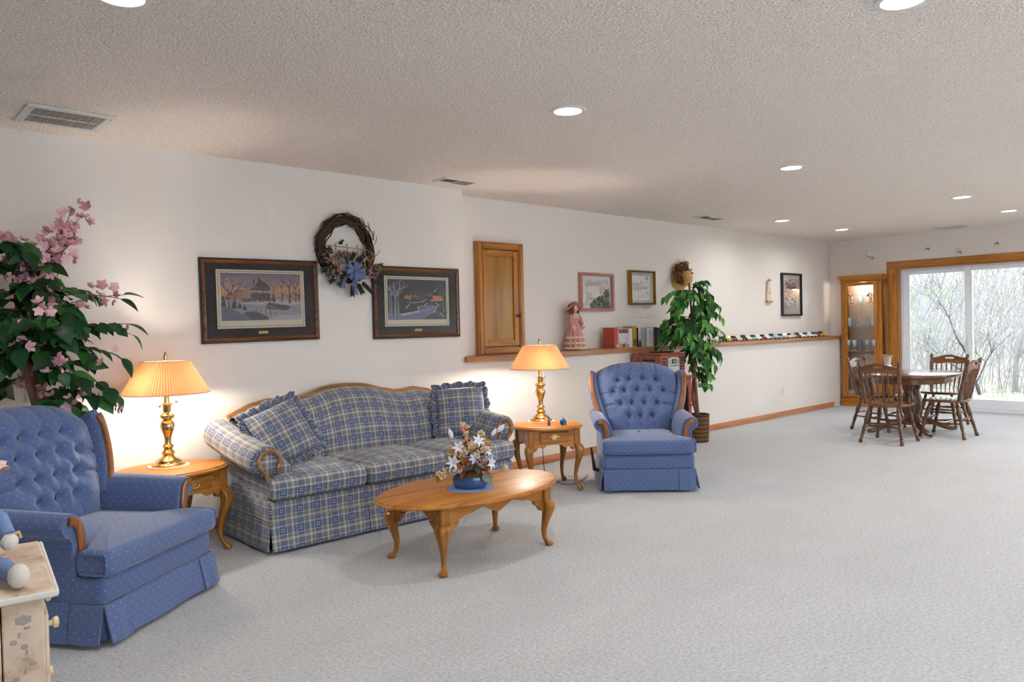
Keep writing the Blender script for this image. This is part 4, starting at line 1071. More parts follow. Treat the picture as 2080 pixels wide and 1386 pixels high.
A.poly([(0, 0), (0, .30), (.10, .26), (.25, .14), (.40, .03), (.45, 0)], (104, 108, 130)); 
for k in range(16): A.line(0+.02*k, .27-.012*k, .30+.02*k, .10-.007*k, .007, (170, 172, 192) if k % 2 else (70, 68, 84), .8)
A.poly([(.26, .16), (.40, .22), (.52, .10), (.60, .03), (.50, .0), (.36, .02)], (74, 72, 84)); A.line(.33, .25, .72, .16, .008, (214, 206, 208)); A.line(.34, .20, .66, .12, .008, (196, 186, 190))
for k in range(6): A.line(.36+.06*k, .25-.016*k, .36+.06*k, .12-.012*k, .008, (70, 60, 62))
A.speck(80, .54, .70, .24, .36, .022, [(58, 46, 48), (104, 78, 72), (150, 110, 96)], .85); A.poly([(.68, .24), (.70, .34), (.82, .32), (.86, .26), (.80, .20)], (88, 80, 82)); A.poly([(.56, 0), (.64, .09), (.78, .12), (.88, .09), (1, .14), (1, 0)], (196, 182, 186))
A.noise(.10); A.a *= .86
print_in_frame('framed winter homestead print at dusk, hanging nearest the silk tree', 2.248, 1.496, .838, .562, A, math.radians(-.55))
# moonlit village road
A = Art(170, 120).grad([(0, (70, 74, 96)), (.3, (52, 54, 66)), (.55, (44, 44, 52)), (.7, (46, 50, 64)), (.85, (40, 46, 66)), (1, (58, 66, 86))])
A.speck(60, 0, 1, .86, 1, .06, [(66, 74, 98), (46, 52, 74)], .4); A.line(.22, .68, .70, .70, .012, (96, 104, 124), .6)
A.speck(120, .24, .62, .50, .62, .02, [(30, 28, 32), (64, 52, 50), (120, 74, 56), (170, 96, 62)], .7); A.speck(26, .28, .50, .52, .60, .014, [(232, 140, 92), (250, 190, 150)], .85)
A.poly([(.72, .50), (.72, .68), (.78, .74), (.88, .74), (.93, .62), (.93, .48)], (92, 56, 44)); A.poly([(.76, .52), (.76, .60), (.92, .60), (.92, .52)], (220, 128, 84)); A.poly([(.70, .46), (.95, .48), (.95, .54), (.72, .50)], (206, 150, 128)); A.poly([(.74, .68), (.80, .78), (.93, .64), (.92, .60), (.76, .62)], (50, 46, 54))
A.line(.78, .70, .84, .80, .010, (196, 190, 200)); A.blob(.70, .62, .05, .04, (120, 118, 130), .7); A.line(.46, .60, .47, .78, .02, (110, 116, 132), .35)
A.poly([(0, 0), (0, .16), (.14, .12), (.3, .16), (.5, .22), (.62, .34), (.74, .38), (.84, .32), (.80, .18), (.62, .04), (.58, 0)], (120, 126, 160)); A.poly([(.16, .13), (.3, .17), (.5, .22), (.5, .18), (.26, .11)], (208, 206, 214))
for k in range(22): A.line(.02+.03*k, .02+.009*k, .14+.03*k, .06+.012*k, .006, (208, 210, 228) if k % 2 else (66, 70, 104), .8)
for (x1, y1, x2, y2) in ((.50, .30, .62, .36), (.50, .20, .52, .30), (.62, .36, .66, .42), (.40, .42, .56, .44), (.56, .44, .66, .52), (.30, .28, .38, .44), (.78, .18, .82, .32), (.82, .32, .86, .36), (.86, .36, .80, .42)): A.line(x1, y1, x2, y2, .014, (206, 206, 218), .85)
A.blob(.50, .30, .016, .026, (240, 150, 90)); A.speck(60, .82, 1, .04, .24, .03, [(50, 52, 62), (150, 156, 180), (34, 34, 42)], .8); A.poly([(.66, .36), (.68, .48), (.76, .46), (.76, .36)], (84, 46, 44))
for (x, h, w) in ((.06, .92, .016), (.12, .9, .030), (.17, .92, .016), (.03, .8, .010), (.94, .72, .010), (.88, .62, .008), (.98, .66, .008)):
    A.tree(x, .14 if x < .5 else .28, h*.66, w, (158, 158, 164) if x < .2 else (122, 118, 122), 3)
for k in range(14): A.line(.11, .2+k*.05, .135, .21+k*.05, .006, (46, 44, 50))
A.noise(.12); A.a *= .9
print_in_frame('framed moonlit winter village print hanging beside the wall corner', 3.543, 1.487, .838, .562, A, 0)

# pink framed cottage garden print
A = Art(80, 74).grad([(0, (120, 118, 120)), (.1, (150, 152, 150)), (.18, (196, 196, 196)), (1, (206, 208, 204))])
A.poly([(.12, .10), (.92, .10), (.92, .82), (.12, .82)], (176, 172, 168)); A.speck(60, .12, .92, .62, .86, .05, [(150, 146, 150), (196, 190, 186), (122, 116, 120)], .6); A.poly([(.20, .52), (.20, .72), (.62, .74), (.62, .52)], (204, 184, 150)); A.poly([(.16, .68), (.24, .80), (.60, .80), (.66, .70)], (128, 108, 100))
A.poly([(.18, .28), (.30, .50), (.88, .48), (.92, .26)], (194, 178, 156)); A.blob(.26, .42, .10, .07, (110, 122, 124)); A.speck(220, .14, .92, .10, .34, .028, [(84, 74, 78), (128, 104, 112), (150, 138, 120), (60, 58, 62), (176, 160, 156)], .8); A.speck(70, .62, .92, .34, .66, .03, [(84, 80, 80), (128, 84, 74), (172, 164, 160)], .8); A.blob(.34, .30, .07, .03, (52, 46, 56)); A.noise(.08)
PINKF = wood('pink_frame', '#a87060', '#bf8878', '#cc9a8a', 0, rough=.45)
t = framed('pink wooden framed cottage print above the porcelain doll', 5.955, 1.614, .525, .392, YU, .030, .045, (PINKF,))
print_sheet(A, .475, .342, 'print', t, (0, -.010, 0)); MB().box(-.236, .236, -.016, -.015, -.170, .170).build('glazing', PICGLASS, t)
# gold framed stitched sampler
A = Art(70, 92).grad([(0, (200, 208, 204)), (1, (206, 214, 206))])
for (p, c) in ((.03, (124, 118, 150)), (.10, (170, 158, 186)), (.115, (206, 214, 208))): A.poly([(p, p*.8), (1-p, p*.8), (1-p, 1-p*.8), (p, 1-p*.8)], c)
A.speck(60, .1, .9, .01, .10, .018, [(110, 96, 122), (150, 156, 150), (96, 120, 112)], .9); A.speck(60, .1, .9, .90, .99, .018, [(110, 96, 122), (150, 156, 150), (96, 120, 112)], .9)
A.speck(60, .16, .40, .40, .66, .022, [(104, 128, 104), (150, 108, 116), (130, 140, 150)], .8); A.poly([(.40, .44), (.40, .58), (.62, .58), (.62, .44)], (140, 160, 156)); A.poly([(.46, .62), (.52, .76), (.58, .62)], (120, 128, 112)); A.poly([(.62, .46), (.62, .58), (.66, .52), (.70, .58), (.74, .52), (.78, .58), (.78, .46)], (168, 108, 104)); A.blob(.76, .82, .07, .06, (112, 108, 128)); A.blob(.75, .68, .03, .03, (110, 112, 130))
A.speck(50, .16, .84, .16, .38, .02, [(150, 176, 150), (130, 140, 160), (108, 108, 140), (214, 190, 190)], .7); A.noise(.06)
t = framed('deep gold framed stitched sampler hanging beside the pink frame', 6.70, 1.672, .445, .375, YU, .022, .055, (GOLD,))
print_sheet(A, .405, .335, 'print', t, (0, -.012, 0)); MB().box(-.200, .200, -.036, -.035, -.165, .165).build('glazing', PICGLASS, t)
# black framed collage poster
A = Art(56, 110).grad([(0, (206, 202, 186)), (1, (196, 190, 170))]); A.poly([(.08, .1), (.80, .1), (.80, .9), (.08, .9)], (198, 204, 208))
A.poly([(.16, .74), (.28, .84), (.40, .74)], (110, 96, 92)); A.speck(26, .42, .76, .76, .90, .03, [(110, 124, 150), (150, 176, 186), (206, 212, 214)], .8); A.poly([(.28, .72), (.78, .74), (.78, .62), (.22, .66)], (70, 84, 124)); A.poly([(.40, .76), (.78, .76), (.78, .74), (.40, .73)], (168, 60, 56)); A.poly([(.34, .62), (.78, .62), (.78, .56), (.34, .57)], (126, 160, 178)); A.poly([(.36, .56), (.78, .57), (.78, .40), (.32, .42)], (86, 96, 140))
A.speck(90, .10, .78, .12, .60, .028, [(126, 132, 150), (192, 176, 176), (104, 116, 128), (206, 198, 206), (82, 84, 104)], .75); A.poly([(.46, .14), (.46, .26), (.72, .26), (.72, .14)], (170, 178, 206)); A.blob(.42, .38, .08, .04, (216, 220, 226)); A.noise(.07)
t = framed('narrow black framed collage poster near the curio cabinet', 10.10, 1.637, .565, .600, YU, .026, .040, (mat('black_frame', '#10131f', .3, var=.1),))
print_sheet(A, .515, .550, 'print', t, (0, -.010, 0)); MB().box(-.256, .256, -.020, -.019, -.273, .273).build('glazing', PICGLASS, t)

# ------------------------------------------------------------------ oak access cabinet in the recessed wall
t = thing('wall_cabinet', 'tall honey oak cabinet door set in the wall above the ledge', 'cabinet', (4.603, YU-.0005, 1.033))
w, h = .283, 1.012
for (p, q, r_, s_, mt) in ((-w, -w+.062, 0, h, HONEY), (w-.062, w, 0, h, HONEY), (-w+.0622, w-.0622, h-.062, h, HONEY_X), (-w+.0622, w-.0622, 0, .062, HONEY_X)):
    o = MB().box(p, q, -.052, 0, r_, s_, c=.005).build('frame_board', mt, t, smooth=30)
    if q-p < .1: MB().box(p+.014, q-.014, -.058, -.0525, r_+.01, s_-.01, c=.002).build('frame_bead', mt, o, smooth=30)
    else: MB().box(p, q, -.058, -.0525, r_+.014, s_-.014, c=.002).build('frame_bead', mt, o, smooth=30)
dw = w-.066
MB().box(-dw, dw, -.012, -.006, .066, h-.066).build('backing', DARKGAP, t)
d = MB().box(-dw+.05, dw-.05, -.030, -.020, .115, h-.115).build('door', wood('oak_panel', '#7a5010', '#9c6a1c', '#b58430', 2, scale=.7), t)
for (p, q, r_, s_, mt) in ((-dw, -dw+.058, .069, h-.069, HONEY), (dw-.058, dw, .069, h-.069, HONEY), (-dw+.0582, dw-.0582, h-.127, h-.069, HONEY_X), (-dw+.0582, dw-.0582, .069, .127, HONEY_X)):
    MB().box(p, q, -.046, -.018, r_, s_, c=.004).build('door_rail', mt, d, smooth=30)
MB().turn((dw-.02, -.046, .345), (dw-.02, -.078, .345), [(0, .007), (.45, .007), (.55, .015), (.8, .017), (1, .009)], 14).build('knob', BLACK, d)

# ------------------------------------------------------------------ grapevine wreath
t = thing('wreath', 'grapevine wreath with dried flowers and a blue ribbon bow', 'wreath', (2.895, YW-.03, 1.885))
rr = random.Random(4); VINE = mat('grapevine', '#38251b', .85, var=.4, scale=30); VINE2 = mat('grapevine_pale', '#57402e', .85, var=.4, scale=30)
for k in range(34):
    pts = []; ph = rr.uniform(0, 6.28); r0 = .205+rr.uniform(-.028, .028); tw = rr.uniform(0, 6.28); a0 = rr.uniform(0, 6.28); ln = rr.uniform(3.6, 6.28)
    for i in range(30):
        a = a0+ln*i/29; r_ = r0+.016*math.sin(3*a+ph)+.008*math.sin(7*a+tw); pts.append((r_*math.cos(a)*.98, .024*math.sin(2*a+tw), r_*math.sin(a)*1.04))
    MB().tube(pts, .0042+rr.uniform(0, .0025), 5).build('vine', VINE if k % 3 else VINE2, t)
for k in range(14):
    a = rr.uniform(-.3, 3.5); r_ = .235; MB().tube([(r_*math.cos(a), -.01, r_*math.sin(a)), ((r_+.02)*math.cos(a+.1), -.02, (r_+.02)*math.sin(a+.1)), ((r_+rr.uniform(.03, .05))*math.cos(a+.25), -.02, (r_+.03)*math.sin(a+.25))], .0022, 4).build('vine_tip', VINE, t)
FENCE = mat('twig_white', '#a8968a', .9, var=.25, scale=40)
fe = MB().tube([(-.19, -.03, .010), (-.05, -.035, .004), (.06, -.034, -.002), (.18, -.03, -.012)], .0042, 5).build('twig_fence', FENCE, t)
MB().tube([(-.08, -.035, -.045), (.03, -.036, -.05), (.12, -.034, -.052)], .0036, 5).build('fence_rail', FENCE, fe)
for x in (-.105, -.012, .075, .135): MB().tube([(x, -.037, .028), (x+.004, -.037, -.06), (x, -.036, -.13)], .0052, 5).build('fence_post', FENCE, fe)
bd = MB().ball((-.068, -.045, .032), .016, 8, 6, (1.1, .8, .85)).build('bird', mat('bird_black', '#16141a', .7), t)
MB().ball((-.054, -.047, .048), .010, 8, 6).build('bird_head', mat('bird_black', '#16141a', .7), bd); MB().turn((-.046, -.048, .050), (-.036, -.048, .048), [(0, .003), (1, .0005)], 5).build('beak', mat('beak', '#6a5a30', .6), bd)
DRY = [mat('dried_tan', '#8d6a4c', .95, var=.35, scale=60), mat('dried_mauve', '#8a6660', .95, var=.3, scale=60), mat('dried_cream', '#a68f72', .95, var=.3, scale=60), mat('dried_grey', '#8f93a4', .95, var=.2, scale=60)]
GRN = mat('cedar_green', '#343f2c', .9, var=.4, scale=40)
def cluster(rr, n, R_, r0, r1):
    m = MB()
    for k in range(n):
        v = Vector((rr.gauss(0, 1), rr.gauss(0, 1), rr.gauss(0, 1))).normalized()*R_*rr.uniform(.6, 1); m.ball(tuple(v), rr.uniform(r0, r1), 5, 4)
    return m
for (x, z, R_, k) in ((-.17, -.075, .050, 0), (-.12, -.165, .058, 2), (-.155, -.195, .034, 1), (-.02, -.055, .030, 1), (.10, -.13, .040, 0), (.165, -.11, .050, 0), (.14, -.185, .056, 2), (.20, -.185, .044, 1), (.235, -.15, .034, 0), (-.075, -.06, .036, 1), (.175, -.055, .040, 0), (-.105, -.235, .026, 3), (.115, -.075, .026, 3), (-.055, -.10, .022, 3)):
    cluster(rr, 34, R_, .006, .011).build('dried_flower', DRY[k], t, loc=(x, -.045, z))
def sprig(rr, ln):
    m = MB(); m.tube([(0, 0, 0), (ln*.5, 0, .01), (ln, 0, 0)], .002, 4)
    for i in range(18):
        s_ = i/18*ln
        for d in (-1, 1): m.add([(s_, 0, 0), (s_+.003, .0, .002), (s_+.020, d*.006, d*.018), (s_+.017, 0, d*.018)], [(0, 1, 2, 3)]); m.add([(s_, 0, 0), (s_+.003, .002, 0), (s_+.019, d*.016, .006), (s_+.016, d*.016, .004)], [(0, 1, 2, 3)])
    return m
for (x, z, a, ln) in ((-.16, -.15, 200, .09), (-.18, -.11, 175, .07), (.0, -.10, 60, .09), (.05, -.10, 30, .08), (-.05, -.20, 240, .11), (.06, -.26, 300, .10), (.10, -.25, 320, .13), (.18, -.19, 15, .12), (.20, -.13, 10, .10), (.19, -.22, 335, .11), (-.10, -.21, 215, .10), (.02, -.27, 265, .10), (-.02, -.12, 120, .07), (.15, -.05, 60, .09), (-.14, -.05, 130, .06)):
    o = sprig(rr, ln*.8).build('evergreen_sprig', GRN, t, smooth=0, loc=(x, -.05, z)); o.rotation_euler = (rr.uniform(-.4, .4), math.radians(-a), 0); o.modifiers.new('t', 'SOLIDIFY').thickness = .0015
RIB = mat('blue_ribbon', '#5f7096', .6, var=.1, scale=20, bump=.2, bscale=400); RIB.use_backface_culling = False
bow = MB().ball((.008, -.105, -.170), .014, 8, 6).build('bow', RIB, t)
def loop(a, ln, wd, lift):
    P = []
    for i in range(13):
        s_ = i/12; r_ = ln*math.sin(PI*s_)**.8*(1 if s_ < .5 else .92); up = .024*math.sin(2*PI*s_)
        rw = []
        for j in (-1, -.3, .3, 1): rw.append((r_, -up-lift, j*wd*(.35+.65*math.sin(PI*s_)**.6)))
        P.append(rw)
    o = MB().grid(P).build('ribbon_loop', RIB, bow, loc=(.008, -.105, -.170)); o.rotation_euler = (0, math.radians(-a), 0); o.modifiers.new('t', 'SOLIDIFY').thickness = .0015
for (a, ln, wd, lift) in ((150, .075, .020, 0), (190, .078, .020, .004), (95, .062, .019, .002), (50, .066, .019, .004), (330, .092, .021, 0), (300, .085, .020, .006), (262, .085, .021, .010), (230, .080, .020, .002), (355, .08, .019, .003)): loop(a, ln, wd, lift)
for (x, pts, wd) in ((-.04, [(-.01, -.085, -.19), (-.05, -.075, -.22), (-.062, -.05, -.27), (-.058, -.048, -.30)], .016), (.02, [(.012, -.085, -.19), (.024, -.07, -.24), (.030, -.05, -.30), (.040, -.048, -.345)], .020)):
    pp = smooth_curve(pts, 16); P = [[(p[0]+j*wd, p[1]-.006*abs(j), p[2]) for j in (-1, -.4, .4, 1)] for p in pp]
    o = MB().grid(P).build('ribbon_tail', RIB, bow); o.modifiers.new('t', 'SOLIDIFY').thickness = .0015

# ------------------------------------------------------------------ straw hat with dried flowers, hanging cloth
t = thing('straw_hat', 'straw hat with dried brown flowers hung on the wall above the ficus', 'wall decor', (7.43, YU-.004, 1.84))
STRAW = mat('straw', '#c49a5c', .9, var=.25, scale=80, bump=.4, bscale=300); BRN = mat('dried_brown', '#6e4e2c', .95, var=.4, scale=80)
brim = MB().turn((0, 0, -.03), (0, -.03, -.03), [(0, .150), (.2, .165), (.35, .150), (.6, .10)], 32).build('brim', STRAW, t)
MB().turn((.06, -.025, -.04), (.06, -.12, -.045), [(0, .100), (.4, .097), (.75, .075), (1, .03)], 24).build('crown', STRAW, t)
rr = random.Random(8)
for k in range(46):
    a = rr.uniform(.0, 4.6); r_ = rr.uniform(.06, .15); cluster(rr, 12, .034, .007, .013).build('dried_flower', BRN if k % 4 else STRAW, t, loc=(r_*math.cos(a)-.01, -.05-rr.uniform(0, .03), r_*math.sin(a)+.0))
for k in range(40):
    a = rr.uniform(.2, 3.3); MB().tube([(.08*math.cos(a), -.03, .08*math.sin(a)), (rr.uniform(.16, .22)*math.cos(a), -.04, rr.uniform(.16, .21)*math.sin(a))], [.002, .0008], 4).build('straw_stalk', STRAW, t)
t = thing('hanging_bag', 'cream cloth bag with a red hem hung on the upper wall', 'wall decor', (9.43, YU-.004, 1.853))
CLOTH = mat('cream_cloth', '#d8c8ac', .9, var=.1, scale=30); REDB = mat('red_beads', '#a04a3c', .8, var=.3, scale=60)
MB().rings([[(.03+sx*w_, -.004-(.022 if y else 0), z) for sx, y in ((-1, 0), (1, 0), (1, 1), (-1, 1))] for (w_, z) in ((.052, -.315), (.048, -.25), (.036, -.12), (.024, -.04), (.022, -.03))]).build('cloth', CLOTH, t)
MB().tube([(.02, -.012, .0), (.028, -.014, -.035)], .003, 5).build('loop', BRN, t)
for s_ in (-1, 1): MB().tube(smooth_curve([(.03, -.03, -.035), (.03+s_*.025, -.032, -.015), (.03+s_*.034, -.032, -.042), (.03, -.03, -.035)], 16), .003, 5).build('bow_loop', mat('twine', '#6b665e', .9), t)
for k in range(7): MB().ball((-.03+k*.022, -.022, -.315+.004*math.sin(k*3)), .017, 7, 5, (.8, .6, 1.1)).build('hem_flower', REDB if k % 2 == 0 else CLOTH, t)
MB().ball((.035, -.028, -.20), .013, 6, 5, (1, .4, 1)).build('applique', mat('sage', '#8f8c5c', .9), t)
# ------------------------------------------------------------------ leaves and trees
def leaf_mesh(name, mt, ln=.075, w=.030, curl=.012, tip=1.0):
    m = MB(); rows = []
    for i in range(8):
        s_ = i/7; hw = w*math.sin(PI*s_**.8)**.9*(1-.25*s_) if 0 < i < 7 else .0012
        z = -curl*(s_*2)**2*.5
        rows.append([(-hw, ln*s_, z+.006*hw/w), (0, ln*s_, z-.002), (hw, ln*s_, z+.006*hw/w)])
    m.grid(rows); o = m.build(name, mt, None, smooth=60, link=False); return o.data
def leaf_mat(name, a, b_, c):
    t = NT(name); oi = t.n('ObjectInfo'); f = t.noise(t.coord('Object'), 30, 2)
    ge = t.n('NewGeometry'); rnd = t.math('FRACT', t.math('ADD', oi.outputs['Random'], ge.outputs['Random Per Island']))
    col = t.ramp(t.math('ADD', t.math('MULTIPLY', rnd, .8), t.math('MULTIPLY', f, .2)), [(.1, lin(a)), (.5, lin(b_)), (.9, lin(c))])
    t.set(col=col, rough=.42, spec=.4); 
    tr = t.n('BsdfTranslucent'); t.link(col, tr.inputs[0]); mx = t.n('MixShader'); mx.inputs[0].default_value = .22
    t.link(t.b.outputs[0], mx.inputs[1]); t.link(tr.outputs[0], mx.inputs[2]); t.link(mx.outputs[0], t.out.inputs[0]); return t.m
LEAF1 = leaf_mat('silk_leaf', '#16301c', '#24502c', '#3d7a36'); LEAF2 = leaf_mat('ficus_leaf', '#1c401c', '#3a7c34', '#78b850')
TRUNK = mat('silk_tree_bark', '#7c5a44', .85, var=.35, scale=14, bump=.5, bscale=40); TWIG = mat('green_twig', '#5c5034', .8, var=.3)
def rot_from(d, up=(0, 0, 1), roll=0):
    """euler turning +y to d, leaf face towards up"""
    d = Vector(d).normalized(); up = Vector(up); x = d.cross(up)
    if x.length < 1e-4: x = Vector((1, 0, 0))
    x.normalize(); z = x.cross(d); M_ = Matrix((x, d, z)).transposed(); return (M_ @ Matrix.Rotation(roll, 3, 'Y')).to_euler()

def leaf_into(mb, me, p, ro, s_):
    M_ = Matrix.Translation(p) @ ro.to_matrix().to_4x4() @ Matrix.Scale(s_, 4); mb.add([tuple(M_ @ v.co) for v in me.vertices], [tuple(f.vertices) for f in me.polygons])
# left tree: leaves hang on drooping twigs, pink blossoms between them
def silk_tree():
    rr = random.Random(12)
    bx, by = .80, 4.66
    t = thing('silk_tree', 'artificial tree with dark leaves and pink blossoms behind the sideways recliner', 'plant', (bx, by, 0))
    MB().lathe([(.11, 0), (.135, .02), (.15, .20), (.155, .22), (.14, .22), (.13, .19)], 24).build('pot', mat('tree_pot', '#6d5238', .7), t)
    MB().tube(smooth_curve([(0, 0, .18), (.02, -.02, .6), (.05, -.04, .95), (.03, -.03, 1.2), (-.02, .0, 1.45), (-.03, .02, 1.7)], 24), [.026-.0006*i for i in range(26)][:len(smooth_curve([(0, 0, .18), (.02, -.02, .6), (.05, -.04, .95), (.03, -.03, 1.2), (-.02, .0, 1.45), (-.03, .02, 1.7)], 24))], 8).build('trunk', TRUNK, t)
    MB().tube(smooth_curve([(.05, -.04, .85), (.0, -.07, 1.1), (.06, -.08, 1.35), (.12, -.06, 1.5)], 18), .017, 8).build('trunk', TRUNK, t)
    lm = [leaf_mesh('leaf', LEAF1, .108, .040, .018), leaf_mesh('leaf', LEAF1, .092, .034, .014)]
    PK = [mat('blossom_pink', '#d79aa4', .7, var=.15, scale=60), mat('blossom_pale', '#e8b9bd', .7, var=.15, scale=60)]
    fm = []
    for c in PK:
        m = MB()
        for k in range(5):
            a = 2*PI*k/5; P = []
            for i in range(5):
                s_ = i/4; hw = .011*math.sin(PI*min(1, s_*.85+.08)); P.append([(math.cos(a)*.026*s_-math.sin(a)*j*hw, math.sin(a)*.026*s_+math.cos(a)*j*hw, .012*s_*s_) for j in (-1, 0, 1)])
            m.grid(P)
        m.ball((0, 0, .003), .004, 6, 4); fm.append(m.build('blossom', c, None, link=False).data)
    n_leaf = n_fl = 0; rest = MB()
    # twigs: (start z, azimuth, length, droop, blossoms share)
    tw = []
    for k in range(46):
        a = rr.uniform(-2.5, .75) if k % 4 else rr.uniform(-3.14, 3.14); z = rr.uniform(.92, 1.80); ln = rr.uniform(.16, .40)*(1 if z < 1.6 else .7)
        tw.append((z, a, ln, rr.uniform(.1, .55)))
    tw += [(1.62, -.45, .46, -.35), (1.66, -.3, .42, -.25), (1.55, -.6, .40, -.15), (1.45, -.5, .50, .22), (1.30, -.4, .52, .30), (1.18, -.5, .46, .30), (1.05, -.45, .42, .40), (1.38, -.3, .50, .12), (.98, -.6, .36, .35), (1.25, -.55, .50, .15)]
    blos = {0: 1, 1: 1, 2: .9}
    tw = tw[46:]+tw[:46]; mass = MB()
    for k, (z, a, ln, dr) in enumerate(tw):
        cx, cy_ = interp(z, [.6, .95, 1.2, 1.45, 1.7], [.02, .05, .03, -.02, -.03]), interp(z, [.6, .95, 1.2, 1.45, 1.7], [-.02, -.04, -.03, 0, .02])
        if by+cy_+math.sin(a)*ln > YW-.06: a = -abs(a)
        pts = [(cx, cy_, z)]; d = Vector((math.cos(a), math.sin(a), .45)); q = Vector(pts[0])
        for i in range(7):
            d = (d+Vector((rr.uniform(-.12, .12), rr.uniform(-.12, .12), -dr*.42))).normalized(); q = q+d*(ln/7)
            q.y = min(q.y, YW-by-.09); pts.append(tuple(q))
        MB().tube(pts, [.0045-.0004*i for i in range(8)], 5).build('twig', TWIG, t)
        share = blos.get(k, .22 if rr.random() < .6 else .02)
        for i in range(1, 8):
            for sgn in ((-1, 1) if i < 7 else (0,)):
                p = Vector(pts[i]); dd = (Vector(pts[i])-Vector(pts[i-1])).normalized(); side = dd.cross(Vector((0, 0, 1))).normalized()
                ld = (dd*.6+side*sgn*.8+Vector((0, 0, rr.uniform(-.5, .05)))).normalized()
                if rr.random() < share:
                    for q_ in range(3 if share > .5 else 2):
                        n_fl += 1; inst(fm[n_fl % 2], 'blossom', t, tuple(p+Vector((rr.uniform(-.05, .05), rr.uniform(-.04, .02), rr.uniform(-.05, .05)))), (rr.uniform(.2, 2.2), rr.uniform(-.6, .6), rr.uniform(0, 6)), rr.uniform(.85, 1.3))
                elif rr.random() < .88:
                    n_leaf += 1; ro = rot_from(ld, (rr.uniform(-.4, .4), rr.uniform(-.6, 0), 1), rr.uniform(-.5, .5)); s_ = rr.uniform(.75, 1.2)
                    if n_leaf <= 290: inst(lm[n_leaf % 2], 'leaf', t, tuple(p), ro, s_)
                    else: leaf_into(mass, lm[0], p, ro, s_)
    if mass.v: tag(mass.build('leaf_mass', LEAF1, t), kind='stuff')
    return t
silk_tree()

def ficus():
    rr = random.Random(21); bx, by = 6.925, 4.625
    bk = thing('wicker_basket', 'brown woven wicker basket on the carpet below the ficus', 'basket', (bx, by, 0))
    WK = mat('wicker', '#7a5c38', .8, var=.4, scale=60); WKD = mat('wicker_dark', '#4a3520', .8, var=.4, scale=60)
    for k in range(19):
        z = .012+k*.0148; r_ = .098+.012*z/.29; pts = []
        for q in range(72):
            a = 2*PI*q/72; rr_ = r_+.0045*math.sin(a*18+(PI if k % 2 else 0)); pts.append((rr_*math.cos(a), rr_*math.sin(a), z))
        MB().tube(pts, .0078, 6, closed=True).build('wicker_strand', WK if k % 3 else WKD, bk)
    for k in range(18): a = 2*PI*k/18; MB().tube([(.097*math.cos(a), .097*math.sin(a), .004), (.109*math.cos(a), .109*math.sin(a), .288)], .005, 5).build('wicker_stake', WKD, bk)
    MB().tube([(.112*math.cos(2*PI*q/40), .112*math.sin(2*PI*q/40), .290) for q in range(40)], .010, 6, closed=True).build('rim', WKD, bk)
    MB().lathe([(.090, .004), (.092, .02), (.098, .235), (.001, .245)], 24).build('liner', DARKGAP, bk)
    t = thing('ficus_tree', 'leafy green ficus tree standing in the wicker basket', 'plant', (bx, by, .246))
    z0 = -.246
    trunks = [smooth_curve([(.0, 0, .0), (-.04, -.01, .25), (-.085, -.02, .55), (-.07, -.02, .85), (-.10, -.01, 1.15), (-.12, 0, 1.45)], 24), smooth_curve([(.01, 0, .0), (-.06, .02, .22), (-.05, .01, .5), (-.11, 0, .75), (-.09, -.02, 1.0), (-.06, -.02, 1.38)], 24)]
    for p in trunks: MB().tube(p, [.019-.00045*i for i in range(len(p))], 8).build('trunk', TRUNK, t)
    lm = [leaf_mesh('leaf', LEAF2, .085, .025, .020), leaf_mesh('leaf', LEAF2, .072, .022, .016)]
    n_leaf = 0
    specs = []
    for k in range(46):
        z = rr.uniform(.62, 1.46); a = rr.uniform(0, 6.28); ln = interp(z, [.6, .85, 1.05, 1.3, 1.45], [.22, .36, .38, .33, .24])*rr.uniform(.75, 1.1); specs.append((z, a, ln, rr.uniform(.35, .6)))
    specs += [(.86, 2.4, .40, .32), (.90, 2.7, .34, .3), (.96, -.6, .40, .35), (1.25, -.7, .34, .35), (1.35, 2.4, .30, .35), (1.42, -.6, .22, .15), (.42, -.6, .20, .15), (.55, -.75, .20, .5), (.36, -.7, .17, .25), (.66, -.8, .22, .6), (.50, -.5, .16, .55)]
    specs = specs[46:]+specs[:46]; mass = MB()
    for (z, a, ln, dr) in specs:
        cx = interp(z, [0, .25, .55, .85, 1.15, 1.45], [0, -.04, -.085, -.07, -.10, -.12]); pts = [(cx, -.01, z)]; d = Vector((math.cos(a), math.sin(a), .6)); q = Vector(pts[0])
        for i in range(8):
            d = (d+Vector((rr.uniform(-.1, .1), rr.uniform(-.1, .1), -dr*.5))).normalized(); q = q+d*(ln/8)
            q.y = min(q.y, .24 if z < .72 else .45); pts.append(tuple(q))
        MB().tube(pts, [.0035-.0003*i for i in range(9)], 5).build('twig', TWIG, t)
        for i in range(2, 9):
            for sgn in ((-1, 1) if i < 8 else (0,)):
                if rr.random() < .12: continue
                p = Vector(pts[i]); 
                if p.y > .22 and p.z < .80: continue
                dd = (p-Vector(pts[i-1])).normalized(); side = dd.cross(Vector((0, 0, 1))); side = side.normalized() if side.length > 1e-3 else Vector((1, 0, 0))
                ld = (dd*.5+side*sgn*.65+Vector((0, 0, rr.uniform(-.85, -.25)))).normalized()
                n_leaf += 1; ro = rot_from(ld, (rr.uniform(-.7, .2), rr.uniform(-.9, -.1), .7), rr.uniform(-.5, .5)); s_ = rr.uniform(.95, 1.35)
                if n_leaf <= 295: inst(lm[n_leaf % 2], 'leaf', t, tuple(p), ro, s_)
                else: leaf_into(mass, lm[0], p, ro, s_)
    if mass.v: tag(mass.build('leaf_mass', LEAF2, t), kind='stuff')
    return t
ficus()
